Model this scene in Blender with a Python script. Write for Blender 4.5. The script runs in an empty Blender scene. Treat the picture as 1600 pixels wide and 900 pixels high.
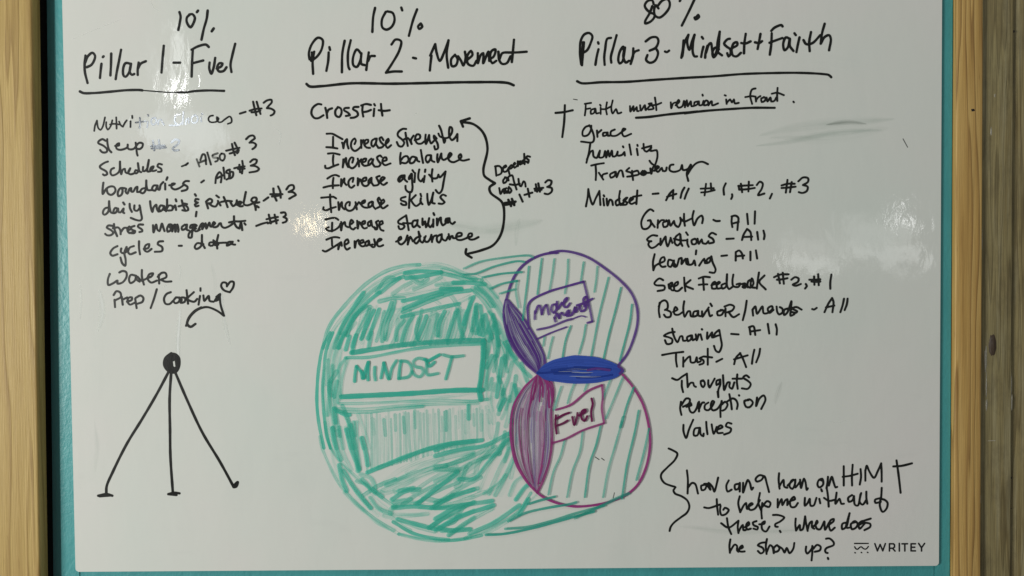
import bpy, bmesh, math, random
from mathutils import Vector, Matrix, Euler
random.seed(11)
S = bpy.context.scene
C = S.collection

# ------------------------------------------------------------------ camera
cam_d = bpy.data.cameras.new('camera')
cam = bpy.data.objects.new('camera', cam_d); C.objects.link(cam)
cam_d.sensor_width = 36.0
cam_d.lens = 36.0 * 1164.0 / 1600.0
cam_d.clip_start = 0.02; cam_d.clip_end = 60
CP = Vector((0.01564627, -1.02526228, 0.41585996))
R_ = ((0.99995495, 0.00385467, -0.00867457), (0.00857577, 0.02494792, 0.99965197), (0.00406974, -0.99968132, 0.02491374))
cam.matrix_world = Matrix(((R_[0][0], R_[1][0], R_[2][0], CP.x), (R_[0][1], R_[1][1], R_[2][1], CP.y),
                           (R_[0][2], R_[1][2], R_[2][2], CP.z), (0, 0, 0, 1)))
S.camera = cam

# ------------------------------------------------------------------ world, lamps, exposure
W = bpy.data.worlds.new('World'); S.world = W; W.use_nodes = True
W.node_tree.nodes['Background'].inputs[0].default_value = (0.93, 0.97, 1.0, 1)
W.node_tree.nodes['Background'].inputs[1].default_value = 0.13
S.view_settings.view_transform = 'Standard'; S.view_settings.look = 'None'
S.view_settings.exposure = 0.0; S.view_settings.gamma = 1.0
S.cycles.transparent_max_bounces = 96
S.cycles.max_bounces = 8

def lamp(name, pos, target, sx, sy, power, col=(1, 1, 1), shape='RECTANGLE', roll=0.0):
    d = bpy.data.lights.new(name, 'AREA'); d.shape = shape; d.size = sx; d.size_y = sy
    d.energy = power; d.color = col
    o = bpy.data.objects.new(name, d); C.objects.link(o)
    o.location = pos
    q = (Vector(target) - Vector(pos)).to_track_quat('-Z', 'Y')
    o.rotation_euler = (q.to_matrix() @ Matrix.Rotation(roll, 3, 'Z')).to_euler()
    return o
# the room's main light comes from the left, out of the reflection of the board
lamp('room_lamp', (-3.1, -2.3, 0.35), (-0.1, 0, 0.35), 0.9, 0.9, 113, (1.0, 0.995, 0.95))
lamp('overhead_fill', (0.9, -1.6, 3.0), (-0.2, 0, 0.3), 0.8, 0.8, 14, (0.96, 1.0, 0.98))  # added fill with no known source, brightens the post's right side
# lamps and a far window of the room whose reflections show in the glossy board
def mirrored(x, z, depth):
    k = depth / -CP.y
    return Vector((x + (x - CP.x) * k, -depth, z + (z - CP.z) * k)), 1 + k
def glint(name, x, z, w, h, radiance, col, depth=2.6, shape='ELLIPSE', roll=0.0):
    p, m = mirrored(x, z, depth)
    lamp(name, p, (x, 0, z), w * m, h * m, radiance * math.pi * w * h * m * m * (0.785 if shape == 'ELLIPSE' else 1), col, shape, roll)
glint('tall_lamp', -0.446, 0.705, 0.015, 0.098, 5.5, (0.97, 1, 1))
glint('tall_lamp', -0.446, 0.665, 0.013, 0.034, 34.0, (1, 1, 1))
glint('side_lamp', -0.440, 0.608, 0.110, 0.052, 2.6, (0.86, 0.94, 1))
glint('warm_lamp', -0.268, 0.483, 0.014, 0.018, 22.0, (1, 0.80, 0.50))
glint('warm_lamp', -0.250, 0.478, 0.006, 0.012, 22.0, (1, 0.88, 0.70))
for (x, z, w, h, L) in ((0.418, 0.447, 0.068, 0.020, 1.2), (0.420, 0.420, 0.070, 0.021, 2.7),
                        (0.514, 0.466, 0.086, 0.026, 1.4), (0.520, 0.434, 0.100, 0.026, 2.6)):
    glint('window_pane_light', x, z, w, h, L, (0.98, 1, 0.98), 2.9, 'RECTANGLE', -0.17)
glint('window_pane_light', 0.548, 0.481, 0.022, 0.014, 13.0, (1, 1, 1), 2.9, 'ELLIPSE', -0.5)
glint('window_pane_light', 0.576, 0.470, 0.006, 0.012, 8.0, (1, 1, 1), 2.9)

# ------------------------------------------------------------------ node helpers
def mat(name):
    m = bpy.data.materials.new(name); m.use_nodes = True
    nt = m.node_tree; return m, nt, nt.nodes['Principled BSDF'], nt.nodes['Material Output']
def N(nt, t, **kw):
    n = nt.nodes.new(t)
    for k, v in kw.items():
        if k.startswith('i_'): n.inputs[k[2:].replace('_', ' ')].default_value = v
        else: setattr(n, k, v)
    return n
def ramp(nt, fac, stops):
    r = nt.nodes.new('ShaderNodeValToRGB'); e = r.color_ramp.elements
    while len(e) < len(stops): e.new(0.5)
    for i, (p, c) in enumerate(stops):
        e[i].position = p; e[i].color = c if len(c) == 4 else (*c, 1)
    nt.links.new(fac, r.inputs[0]); return r.outputs[0]
def mapped(nt, scale, loc=(0, 0, 0), src='Object'):
    tc = nt.nodes.new('ShaderNodeTexCoord'); mp = nt.nodes.new('ShaderNodeMapping')
    mp.inputs['Scale'].default_value = scale; mp.inputs['Location'].default_value = loc
    nt.links.new(tc.outputs[src], mp.inputs[0]); return mp.outputs[0]
def noise(nt, vec, scale, detail=3, rough=0.5, dist=0.0):
    n = N(nt, 'ShaderNodeTexNoise', i_Scale=scale, i_Detail=detail, i_Roughness=rough, i_Distortion=dist)
    nt.links.new(vec, n.inputs['Vector']); return n.outputs['Fac']
def math_(nt, op, a, b=None, c=None, clamp=False):
    n = nt.nodes.new('ShaderNodeMath'); n.operation = op; n.use_clamp = clamp
    for i, v in enumerate((a, b, c)):
        if v is None: continue
        if isinstance(v, (int, float)): n.inputs[i].default_value = v
        else: nt.links.new(v, n.inputs[i])
    return n.outputs[0]
def mixc(nt, fac, a, b, mode='MIX'):
    n = nt.nodes.new('ShaderNodeMix'); n.data_type = 'RGBA'; n.blend_type = mode
    for i, v in ((0, fac), (6, a), (7, b)):
        if isinstance(v, (int, float)): n.inputs[i].default_value = v
        elif isinstance(v, tuple): n.inputs[i].default_value = v if len(v) == 4 else (*v, 1)
        else: nt.links.new(v, n.inputs[i])
    return n.outputs[2]
def bump(nt, h, dist, strength=1.0, base=None):
    n = N(nt, 'ShaderNodeBump'); n.inputs['Strength'].default_value = strength; n.inputs['Distance'].default_value = dist
    nt.links.new(h, n.inputs['Height'])
    if base: nt.links.new(base, n.inputs['Normal'])
    return n.outputs[0]

# ------------------------------------------------------------------ materials
def ripple(nt):
    v = mapped(nt, (1, 1, 0.40), src='Object')
    a = noise(nt, v, 95, 1.5, 0.5, 0.6)
    b = noise(nt, mapped(nt, (1, 1, 0.8), src='Object'), 22, 1, 0.5)
    fine = noise(nt, mapped(nt, (1, 1, 1), src='Object'), 420, 2, 0.5)
    n = bump(nt, a, 0.00012); n = bump(nt, b, 0.00040, 1.0, n)
    return bump(nt, fine, 0.000012, 1.0, n)

m_panel, nt, P, O = mat('glossy white board')
v = mapped(nt, (1, 1, 1))
patch = noise(nt, v, 3.2, 3, 0.55)
c = ramp(nt, patch, [(0.30, (0.705, 0.745, 0.685)), (0.50, (0.735, 0.745, 0.69)), (0.70, (0.76, 0.74, 0.70))])
haze_n = noise(nt, mapped(nt, (2.2, 1, 0.9)), 4.5, 5, 0.6, 0.6)
c = mixc(nt, ramp(nt, haze_n, [(0.56, (0, 0, 0)), (0.80, (0.10, 0.10, 0.10))]), c, (0.50, 0.55, 0.52))
haze_m = noise(nt, mapped(nt, (1.0, 1, 3.5), (3, 0, 1)), 6.0, 5, 0.65, 0.3)
c = mixc(nt, ramp(nt, haze_m, [(0.60, (0, 0, 0)), (0.82, (0.14, 0.14, 0.14))]), c, (0.42, 0.45, 0.43))
nt.links.new(c, P.inputs['Base Color'])
rn = noise(nt, mapped(nt, (1, 1, 0.6)), 9, 4, 0.6)
P.inputs['Roughness'].default_value = 0.1
nt.links.new(ramp(nt, rn, [(0.35, (0.035,) * 3), (0.7, (0.09,) * 3)]), P.inputs['Roughness'])
nt.links.new(ripple(nt), P.inputs['Normal'])

def ink(name, tint, body, dens, streak, gloss=0.22, ior=1.5, edge=0.12, cover=0.0, endfade=0.0, soft0=0.80):
    """marker dye: tints what lies under it; density streaks run along the stroke"""
    m, nt, P, O = mat(name)
    uv = N(nt, 'ShaderNodeUVMap', uv_map='run'); sp = N(nt, 'ShaderNodeSeparateXYZ'); nt.links.new(uv.outputs[0], sp.inputs[0])
    u2 = N(nt, 'ShaderNodeUVMap', uv_map='seed'); s2 = N(nt, 'ShaderNodeSeparateXYZ'); nt.links.new(u2.outputs[0], s2.inputs[0])
    cx = N(nt, 'ShaderNodeCombineXYZ')
    nt.links.new(math_(nt, 'MULTIPLY', sp.outputs[0], 14.0), cx.inputs[0])
    nt.links.new(math_(nt, 'MULTIPLY', sp.outputs[1], 2.1), cx.inputs[1])
    nt.links.new(math_(nt, 'MULTIPLY', s2.outputs[0], 91.0), cx.inputs[2])
    st = noise(nt, cx.outputs[0], 1.0, 4, 0.62)
    st = math_(nt, 'MULTIPLY_ADD', st, 2.2, -0.6, True)
    cy = N(nt, 'ShaderNodeCombineXYZ')
    nt.links.new(math_(nt, 'MULTIPLY', sp.outputs[0], 30.0), cy.inputs[0]); nt.links.new(math_(nt, 'MULTIPLY', s2.outputs[0], 57.0), cy.inputs[1])
    lg = noise(nt, cy.outputs[0], 1.0, 2, 0.5)
    av = math_(nt, 'ABSOLUTE', sp.outputs[1])
    eg = math_(nt, 'MULTIPLY', math_(nt, 'POWER', av, 5.0), edge)
    d = math_(nt, 'ADD', math_(nt, 'MULTIPLY_ADD', math_(nt, 'SUBTRACT', st, 0.5), streak, dens), eg)
    d = math_(nt, 'ADD', d, math_(nt, 'MULTIPLY', math_(nt, 'SUBTRACT', lg, 0.5), streak * 0.9))
    d = math_(nt, 'ADD', d, math_(nt, 'MULTIPLY', s2.outputs[1], streak * 0.55))   # this stroke's own load of ink
    if endfade:
        d = math_(nt, 'ADD', d, math_(nt, 'MULTIPLY', math_(nt, 'SUBTRACT', 0.030, sp.outputs[0]), endfade * 10))
    soft = ramp(nt, av, [(soft0, (1, 1, 1)), (1.0, (0.35,) * 3 if soft0 > 0.5 else (0,) * 3)])
    d = math_(nt, 'MULTIPLY', d, soft)
    d = math_(nt, 'MAXIMUM', math_(nt, 'MINIMUM', d, 1.0), 0.03 if soft0 > 0.5 else 0.0)
    tr = N(nt, 'ShaderNodeBsdfTransparent')
    nt.links.new(mixc(nt, d, (1, 1, 1), tint), tr.inputs[0])
    P.inputs['Base Color'].default_value = (*body, 1); P.inputs['Roughness'].default_value = gloss
    P.inputs['IOR'].default_value = ior
    nt.links.new(ripple(nt), P.inputs['Normal'])
    mx = N(nt, 'ShaderNodeMixShader')
    nt.links.new(math_(nt, 'MULTIPLY', d, cover), mx.inputs[0])
    nt.links.new(tr.outputs[0], mx.inputs[1]); nt.links.new(P.outputs[0], mx.inputs[2])
    nt.links.new(mx.outputs[0], O.inputs['Surface'])
    return m
teal = (0.62, 0.94, 0.88)
INK = {
 'K': ink('black marker ink', (0.06, 0.06, 0.05), (0.012, 0.013, 0.011), 0.96, 0.10, 0.32, 1.45, 0.0, 0.92),
 'L': ink('printed black lettering', (0.06, 0.06, 0.05), (0.015, 0.015, 0.015), 1.0, 0.0, 0.35, 1.45, 0.0, 0.97),
 'G': ink('thin grey black marker ink', (0.06, 0.07, 0.06), (0.03, 0.03, 0.03), 0.62, 0.45, 0.3, 1.5, 0.1, 0.45),
 'I': ink('black marker ink in glare', (0.25, 0.25, 0.27), (0.03, 0.035, 0.05), 0.9, 0.3, 0.10, 5.0, 0.0, 0.95),  # same black ink; the glare's blue sheen is put into colour and reflectance
 'T': ink('teal marker ink', teal, (0.090, 0.62, 0.48), 0.48, 0.78, 0.3, 1.5, 0.14, 0.62),
 'U': ink('thin teal marker ink', teal, (0.17, 0.64, 0.52), 0.28, 0.50, 0.3, 1.5, 0.10, 0.60),
 'V': ink('faint teal marker ink', teal, (0.22, 0.62, 0.52), 0.24, 0.30, 0.3, 1.5, 0.1, 0.6),
 'D': ink('dark teal marker ink', teal, (0.040, 0.40, 0.31), 0.80, 0.40, 0.3, 1.5, 0.1, 0.75),
 'S': ink('dense teal marker ink', teal, (0.040, 0.52, 0.39), 0.80, 0.35, 0.3, 1.5, 0.12, 0.78),
 'P': ink('violet marker ink', (0.35, 0.25, 0.55), (0.125, 0.050, 0.29), 0.88, 0.30, 0.3, 1.5, 0.1, 0.82),
 'p': ink('thin violet marker ink', (0.6, 0.55, 0.75), (0.36, 0.29, 0.56), 0.50, 0.6, 0.3, 1.5, 0.1, 0.6),
 'M': ink('plum marker ink', (0.5, 0.2, 0.4), (0.36, 0.050, 0.23), 0.88, 0.30, 0.3, 1.5, 0.1, 0.82),
 'q': ink('thin plum marker ink', (0.75, 0.6, 0.75), (0.54, 0.30, 0.50), 0.55, 0.6, 0.3, 1.5, 0.1, 0.6),
 'N': ink('dark plum marker ink', (0.2, 0.03, 0.12), (0.19, 0.015, 0.095), 0.95, 0.2, 0.3, 1.5, 0.1, 0.7),
 'B': ink('blue marker ink', (0.2, 0.25, 0.6), (0.045, 0.105, 0.50), 0.95, 0.2, 0.28, 1.5, 0.05, 0.9),
 'C': ink('dark blue marker ink', (0.4, 0.45, 0.7), (0.035, 0.085, 0.42), 0.7, 0.4, 0.28, 1.5, 0.1, 0.6),
 'W': ink('wiped marker haze', (0.60, 0.68, 0.64), (0.4, 0.42, 0.4), 0.10, 0.26, 0.3, 1.5, 0.0, 0.1, soft0=0.0),
 'w': ink('wiped dark marker haze', (0.30, 0.33, 0.30), (0.2, 0.22, 0.2), 0.13, 0.32, 0.3, 1.5, 0.0, 0.1, soft0=0.0),
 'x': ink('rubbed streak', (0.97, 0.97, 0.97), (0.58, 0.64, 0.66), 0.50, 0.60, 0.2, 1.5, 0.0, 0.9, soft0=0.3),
 'X': ink('pale glint mark', (0.95, 0.96, 0.95), (0.90, 0.92, 0.88), 0.60, 0.60, 0.2, 1.5, 0.0, 0.9, soft0=0.2),  # pale body paints in lamp glints on scratches and surface bumps
}

def paint(name, col, dark):
    m, nt, P, O = mat(name)
    n1 = noise(nt, mapped(nt, (1, 1, 0.25)), 30, 4, 0.6)
    c = ramp(nt, n1, [(0.3, dark), (0.7, col)])
    sc = noise(nt, mapped(nt, (1, 1, 8)), 60, 3, 0.7)
    c = mixc(nt, ramp(nt, sc, [(0.74, (0, 0, 0)), (0.79, (0.55, 0.55, 0.55))]), c, (0.45, 0.66, 0.66))
    nt.links.new(c, P.inputs['Base Color'])
    P.inputs['Roughness'].default_value = 0.42
    nb = noise(nt, mapped(nt, (1, 1, 0.6)), 160, 4, 0.65)
    nt.links.new(bump(nt, nb, 0.0008), P.inputs['Normal'])
    return m
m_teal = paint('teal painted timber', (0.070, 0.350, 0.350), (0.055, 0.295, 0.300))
m_teal_shaded = paint('shaded teal edge', (0.06, 0.27, 0.28), (0.05, 0.22, 0.23))  # darker copy of the frame teal, the post's shade put into the colour

def wood(name, light, mid, dark, warp=0.55, freq=55.0, z=0.35, rough=0.55, green=None, knots=(), seed=0.0, fibre=0.35, contrast=0.9):
    m, nt, P, O = mat(name)
    v = mapped(nt, (1, 1, z * 0.12), (seed, seed * 0.7, seed * 1.3))
    w = noise(nt, v, 22, 3, 0.6)                                   # slow wander of the rings
    tc = nt.nodes.new('ShaderNodeTexCoord'); sx = N(nt, 'ShaderNodeSeparateXYZ'); nt.links.new(tc.outputs['Object'], sx.inputs[0])
    x = math_(nt, 'ADD', sx.outputs[0], math_(nt, 'MULTIPLY', w, warp * 0.08))
    for (kx, kz, r) in knots:
        dx = math_(nt, 'SUBTRACT', sx.outputs[0], kx); dz = math_(nt, 'MULTIPLY', math_(nt, 'SUBTRACT', sx.outputs[2], kz), 0.33)
        dd = math_(nt, 'SQRT', math_(nt, 'ADD', math_(nt, 'MULTIPLY', dx, dx), math_(nt, 'MULTIPLY', dz, dz)))
        push = math_(nt, 'DIVIDE', math_(nt, 'MULTIPLY', dx, r * 1.2), math_(nt, 'ADD', dd, r * 0.6))
        x = math_(nt, 'SUBTRACT', x, push)
    ring = math_(nt, 'FRACT', math_(nt, 'MULTIPLY', x, freq))
    ringc = ramp(nt, ring, [(0.0, (0.15,) * 3), (0.55, (0.5,) * 3), (0.88, (1,) * 3), (1.0, (0.15,) * 3)])
    c = ramp(nt, math_(nt, 'MULTIPLY', ringc, contrast), [(0.0, light), (0.5, mid), (1.0, dark)])
    fb = noise(nt, mapped(nt, (1, 1, 0.018)), 900, 3, 0.6)
    c = mixc(nt, math_(nt, 'MULTIPLY', ramp(nt, fb, [(0.35, (1, 1, 1)), (0.62, (0, 0, 0))]), fibre), c, mixc(nt, 0.55, c, dark, 'MULTIPLY'))
    bl = noise(nt, mapped(nt, (1, 1, 0.3), (seed, 0, 2)), 9, 4, 0.6)
    c = mixc(nt, ramp(nt, bl, [(0.35, (0, 0, 0)), (0.75, (0.5, 0.5, 0.5))]), c, green if green else light)
    pk = noise(nt, mapped(nt, (1, 1, 0.10), (5, 0, seed)), 260, 2, 0.5)
    c = mixc(nt, ramp(nt, pk, [(0.70, (0, 0, 0)), (0.76, (0.6, 0.6, 0.6))]), c, dark)
    if green:
        wn = noise(nt, mapped(nt, (1, 1, 0.05), (1, 0, 3)), 120, 4, 0.65)
        c = mixc(nt, ramp(nt, wn, [(0.50, (0, 0, 0)), (0.72, (0.5, 0.5, 0.5))]), c, (0.40, 0.36, 0.22))
        sn = noise(nt, mapped(nt, (1, 1, 0.5), (8, 0, 3)), 28, 5, 0.7)
        c = mixc(nt, ramp(nt, sn, [(0.50, (0, 0, 0)), (0.72, (0.6, 0.6, 0.6))]), c, (0.12, 0.095, 0.045))
    nt.links.new(c, P.inputs['Base Color']); P.inputs['Roughness'].default_value = rough
    nb = bump(nt, fb, 0.0005); nb = bump(nt, ringc, 0.0003, 1, nb)
    nt.links.new(nb, P.inputs['Normal'])
    return m
m_pine = wood('golden pine', (0.585, 0.415, 0.140), (0.48, 0.320, 0.092), (0.33, 0.195, 0.050), freq=24, warp=3.4, fibre=0.5, contrast=1.0)
m_pine_r = wood('orange pine', (0.66, 0.445, 0.155), (0.50, 0.30, 0.082), (0.27, 0.135, 0.034), freq=78, warp=1.2, seed=2.2, fibre=0.5, contrast=1.0)
KX, KZ = 0.6740, 0.3060
m_post = wood('greenish weathered timber', (0.330, 0.262, 0.115), (0.265, 0.205, 0.085), (0.17, 0.125, 0.048), freq=85, warp=1.6, seed=4.1,
              green=(0.30, 0.275, 0.145), knots=((KX, KZ, 0.010),), fibre=1.0, rough=0.6, contrast=0.9)
def plain(name, col, rough=0.6, nscale=300, var=0.4):
    m, nt, P, O = mat(name)
    n1 = noise(nt, mapped(nt, (1, 1, 1)), nscale, 3, 0.6)
    nt.links.new(ramp(nt, n1, [(0.3, tuple(x * (1 - var) for x in col)), (0.7, col)]), P.inputs['Base Color'])
    P.inputs['Roughness'].default_value = rough
    return m
m_dark = plain('dark gap wall', (0.03, 0.028, 0.022), 0.9)
m_knot = wood('dark knot', (0.085, 0.052, 0.028), (0.05, 0.031, 0.018), (0.018, 0.012, 0.008), freq=620, warp=0.3, z=4, fibre=0.8)
m_resin = plain('pale dried resin', (0.50, 0.46, 0.36), 0.35, 900, 0.5)
m_hole = plain('nail hole', (0.02, 0.014, 0.01), 0.9)

# ------------------------------------------------------------------ object helpers
def link(name, me, m, parent=None):
    me.materials.append(m) if m else None
    o = bpy.data.objects.new(name, me); C.objects.link(o)
    if parent: o.parent = parent
    return o
def prism(name, poly_bot, poly_top, z0, z1, m, parent=None, bev=0.0, segs=3, nz=1, smooth=False):
    """upright piece whose plan (x, y) outline runs from poly_bot to poly_top"""
    bm = bmesh.new(); rings = []
    for k in range(nz + 1):
        t = k / nz
        rings.append([bm.verts.new((a[0] * (1 - t) + b[0] * t, a[1] * (1 - t) + b[1] * t, z0 + (z1 - z0) * t)) for a, b in zip(poly_bot, poly_top)])
    n = len(poly_bot)
    for k in range(nz):
        for i in range(n): bm.faces.new((rings[k][i], rings[k][(i + 1) % n], rings[k + 1][(i + 1) % n], rings[k + 1][i]))
    bm.faces.new(rings[0][::-1]); bm.faces.new(rings[-1])
    bmesh.ops.recalc_face_normals(bm, faces=bm.faces)
    if bev:
        es = [e for e in bm.edges if abs(e.verts[0].co.z - e.verts[1].co.z) > 1e-4]
        bmesh.ops.bevel(bm, geom=es, offset=bev, segments=segs, affect='EDGES', profile=0.5)
    me = bpy.data.meshes.new(name); bm.to_mesh(me); bm.free()
    if smooth:
        for f in me.polygons: f.use_smooth = True
        me.set_sharp_from_angle(angle=math.radians(40))
    return link(name, me, m, parent)
def tag(o, label=None, cat=None, kind=None, group=None):
    if label: o['label'] = label
    if cat: o['category'] = cat
    if kind: o['kind'] = kind
    if group: o['group'] = group
    return o
def empty(name, loc=(0, 0, 0)):
    o = bpy.data.objects.new(name, None); C.objects.link(o); o.location = loc; return o

# ------------------------------------------------------------------ setting and timbers
Z0, Z1 = -0.16, 1.02
w = prism('wall', [(-1.2, 0.075), (1.3, 0.075), (1.3, 0.10), (-1.2, 0.10)], [(-1.2, 0.075), (1.3, 0.075), (1.3, 0.10), (-1.2, 0.10)], Z0, Z1, m_dark)
tag(w, kind='structure')

def xz(v0, v1, z):                    # straight line through x at z=0 and x at z=0.79
    return v0 + (v1 - v0) * z / 0.79
def lean(v0, v1, y):
    return (xz(v0, v1, Z0), y), (xz(v0, v1, Z1), y)
def leaning(name, corners, m, parent=None, **k):
    a = [lean(*c) for c in corners]
    return prism(name, [p[0] for p in a], [p[1] for p in a], Z0, Z1, m, parent, **k)

lp = leaning('timber_post', [(-0.86, -0.86, -0.016), (-0.6392, -0.6312, -0.016), (-0.6392, -0.6312, 0.0035), (-0.86, -0.86, 0.0035)], m_pine, bev=0.0035, segs=5, smooth=True)
tag(lp, 'golden pine post standing left of the teal framed whiteboard', 'post')
rp = leaning('trim_board', [(0.6186, 0.6180, -0.004), (0.6555, 0.6535, -0.004), (0.6555, 0.6535, 0.030), (0.6186, 0.6180, 0.030)], m_pine_r, bev=0.0016, segs=3, smooth=True)
tag(rp, 'narrow orange pine strip between whiteboard frame and dark weathered post', 'trim board')

wp = empty('weathered_post', (0.70, 0.03, Z0))
tag(wp, 'greenish weathered timber post with a dark knot, right of the pine strip', 'post')
def rel(o, p): o.parent = p; o.matrix_parent_inverse = Matrix.Translation(p.location).inverted(); return o
b1 = leaning('plank', [(0.6565, 0.6548, 0.004), (0.7010, 0.6990, 0.002), (0.7010, 0.6990, 0.060), (0.6565, 0.6548, 0.060)], m_post, bev=0.002, smooth=True); rel(b1, wp)
b2 = leaning('plank', [(0.7018, 0.6998, 0.007), (0.90, 0.90, 0.007), (0.90, 0.90, 0.060), (0.7018, 0.6998, 0.060)], m_post, bev=0.003, smooth=True); rel(b2, wp)
def blob(name, x, z, rx, rz, y, m, th=0.0008, seed=0, parent=None, n=14, jag=0.25):
    rnd = random.Random(seed); bm = bmesh.new()
    out = []
    for i in range(n):
        a = 2 * math.pi * i / n; r = 1 + rnd.uniform(-jag, jag)
        out.append((x + rx * r * math.cos(a), z + rz * r * math.sin(a)))
    base = [bm.verts.new((px, y, pz)) for px, pz in out]
    mid = [bm.verts.new((x + (px - x) * 0.75, y - th, z + (pz - z) * 0.75)) for px, pz in out]
    c = bm.verts.new((x, y - th * 1.15, z))
    for i in range(n):
        j = (i + 1) % n
        bm.faces.new((base[i], base[j], mid[j], mid[i])); bm.faces.new((mid[i], mid[j], c))
    bmesh.ops.recalc_face_normals(bm, faces=bm.faces)
    me = bpy.data.meshes.new(name); bm.to_mesh(me); bm.free()
    for f in me.polygons: f.use_smooth = True
    o = link(name, me, m)
    if parent: rel(o, parent)
    return o
blob('knot', KX, KZ, 0.0052, 0.0155, 0.0032, m_knot, 0.0012, 3, wp, 20, 0.10)
for i, (x, z, rx, rz) in enumerate(((0.6572, 0.452, 0.0016, 0.020), (0.6650, 0.285, 0.0018, 0.020), (0.6660, 0.250, 0.0009, 0.016), (0.6663, 0.222, 0.0012, 0.009),
                                    (0.7002, 0.252, 0.0010, 0.016), (0.7008, 0.225, 0.0014, 0.012), (0.6580, 0.095, 0.0014, 0.013), (0.6745, 0.648, 0.0010, 0.003),
                                    (0.6900, 0.535, 0.0007, 0.030), (0.6800, 0.173, 0.0120, 0.0008), (0.6700, 0.600, 0.0010, 0.006))):
    blob('resin_streak', x, z, rx, rz, 0.0035, m_resin, 0.0005, 20 + i, wp, 12, 0.35)
for i, (x, z, r) in enumerate(((0.6745, 0.642, 0.0014), (0.7012, 0.121, 0.0013), (0.7012, 0.078, 0.0011), (0.6745, 0.43, 0.0008), (0.700, 0.735, 0.0016))):
    blob('nail_hole', x, z, r, r * 1.2, 0.0036, m_hole, 0.0002, 40 + i, wp, 10, 0.1)
hl = blob('nail_hole', 0.6405, 0.6270, 0.0026, 0.0020, -0.0040, m_hole, 0.0002, 50, rp, 12, 0.2)
hl.matrix_parent_inverse = Matrix()

# ------------------------------------------------------------------ whiteboard
wb = empty('whiteboard')
tag(wb, 'glossy whiteboard in a teal frame covered with marker writing and drawings', 'whiteboard')
H = 0.92; TP = 0.0035
def rail(name, corners, m):
    bm = bmesh.new()
    f = [bm.verts.new((x, TP, z)) for x, z in corners]; b = [bm.verts.new((x, 0.03, z)) for x, z in corners]
    n = len(f); bm.faces.new(f); bm.faces.new(b[::-1])
    for i in range(n): bm.faces.new((f[i], b[i], b[(i + 1) % n], f[(i + 1) % n]))
    bmesh.ops.recalc_face_normals(bm, faces=bm.faces)
    es = [e for e in bm.edges if all(abs(v.co.y - TP) < 1e-5 for v in e.verts)]
    bmesh.ops.bevel(bm, geom=es, offset=0.0009, segments=2, affect='EDGES')
    me = bpy.data.meshes.new(name); bm.to_mesh(me); bm.free()
    return link(name, me, m, wb)
L0, L1 = -0.6225, -0.6125             # outer edge of the left rail at z=0 and z=.79
zb = -0.045
rail('frame_rail', [(xz(L0, L1, zb), zb), (-0.596, zb), (-0.596, H + 0.03), (xz(L0, L1, H + .03), H + 0.03)], m_teal)
rail('frame_rail', [(0.596, zb), (0.6178, zb), (0.6172, H + 0.03), (0.596, H + 0.03)], m_teal)
rail('frame_rail', [(-0.5958, zb), (0.5958, zb), (0.5958, 0.004), (-0.5958, 0.004)], m_teal)
rail('frame_rail', [(-0.5958, H - 0.004), (0.5958, H - 0.004), (0.5958, H + 0.03), (-0.5958, H + 0.03)], m_teal)
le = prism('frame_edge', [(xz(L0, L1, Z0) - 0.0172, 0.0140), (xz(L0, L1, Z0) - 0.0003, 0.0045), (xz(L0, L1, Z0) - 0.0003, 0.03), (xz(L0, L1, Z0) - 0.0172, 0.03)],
           [(xz(L0, L1, Z1) - 0.0172, 0.0140), (xz(L0, L1, Z1) - 0.0003, 0.0045), (xz(L0, L1, Z1) - 0.0003, 0.03), (xz(L0, L1, Z1) - 0.0172, 0.03)], Z0, Z1, m_teal_shaded, wb)
# panel with rounded corners, 3.5 mm proud of the frame
bm = bmesh.new(); pts = []
r = 0.005
for cx_, cz_, a0 in ((0.6 - r, 0 + r, -90), (0.6 - r, H - r, 0), (-0.6 + r, H - r, 90), (-0.6 + r, 0 + r, 180)):
    for k in range(7):
        a = math.radians(a0 + 15 * k); pts.append((cx_ + r * math.cos(a), cz_ + r * math.sin(a)))
f = [bm.verts.new((x, 0, z)) for x, z in pts]; b = [bm.verts.new((x, TP + 0.0003, z)) for x, z in pts]
bm.faces.new(f); n = len(f)
for i in range(n): bm.faces.new((f[i], b[i], b[(i + 1) % n], f[(i + 1) % n]))
bmesh.ops.recalc_face_normals(bm, faces=bm.faces)
me = bpy.data.meshes.new('writing_surface'); bm.to_mesh(me); bm.free()
panel = link('writing_surface', me, m_panel, wb)
# painted-on shadow line where the panel stands proud of the frame
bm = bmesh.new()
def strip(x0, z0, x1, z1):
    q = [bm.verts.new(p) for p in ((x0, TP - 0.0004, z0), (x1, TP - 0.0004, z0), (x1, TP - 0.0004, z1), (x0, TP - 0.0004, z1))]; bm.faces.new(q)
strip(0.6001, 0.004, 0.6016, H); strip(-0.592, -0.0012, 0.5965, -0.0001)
me = bpy.data.meshes.new('edge_shadow'); bm.to_mesh(me); bm.free(); link('edge_shadow', me, plain('painted edge shadow', (0.03, 0.06, 0.055), 0.7), wb)

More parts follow.
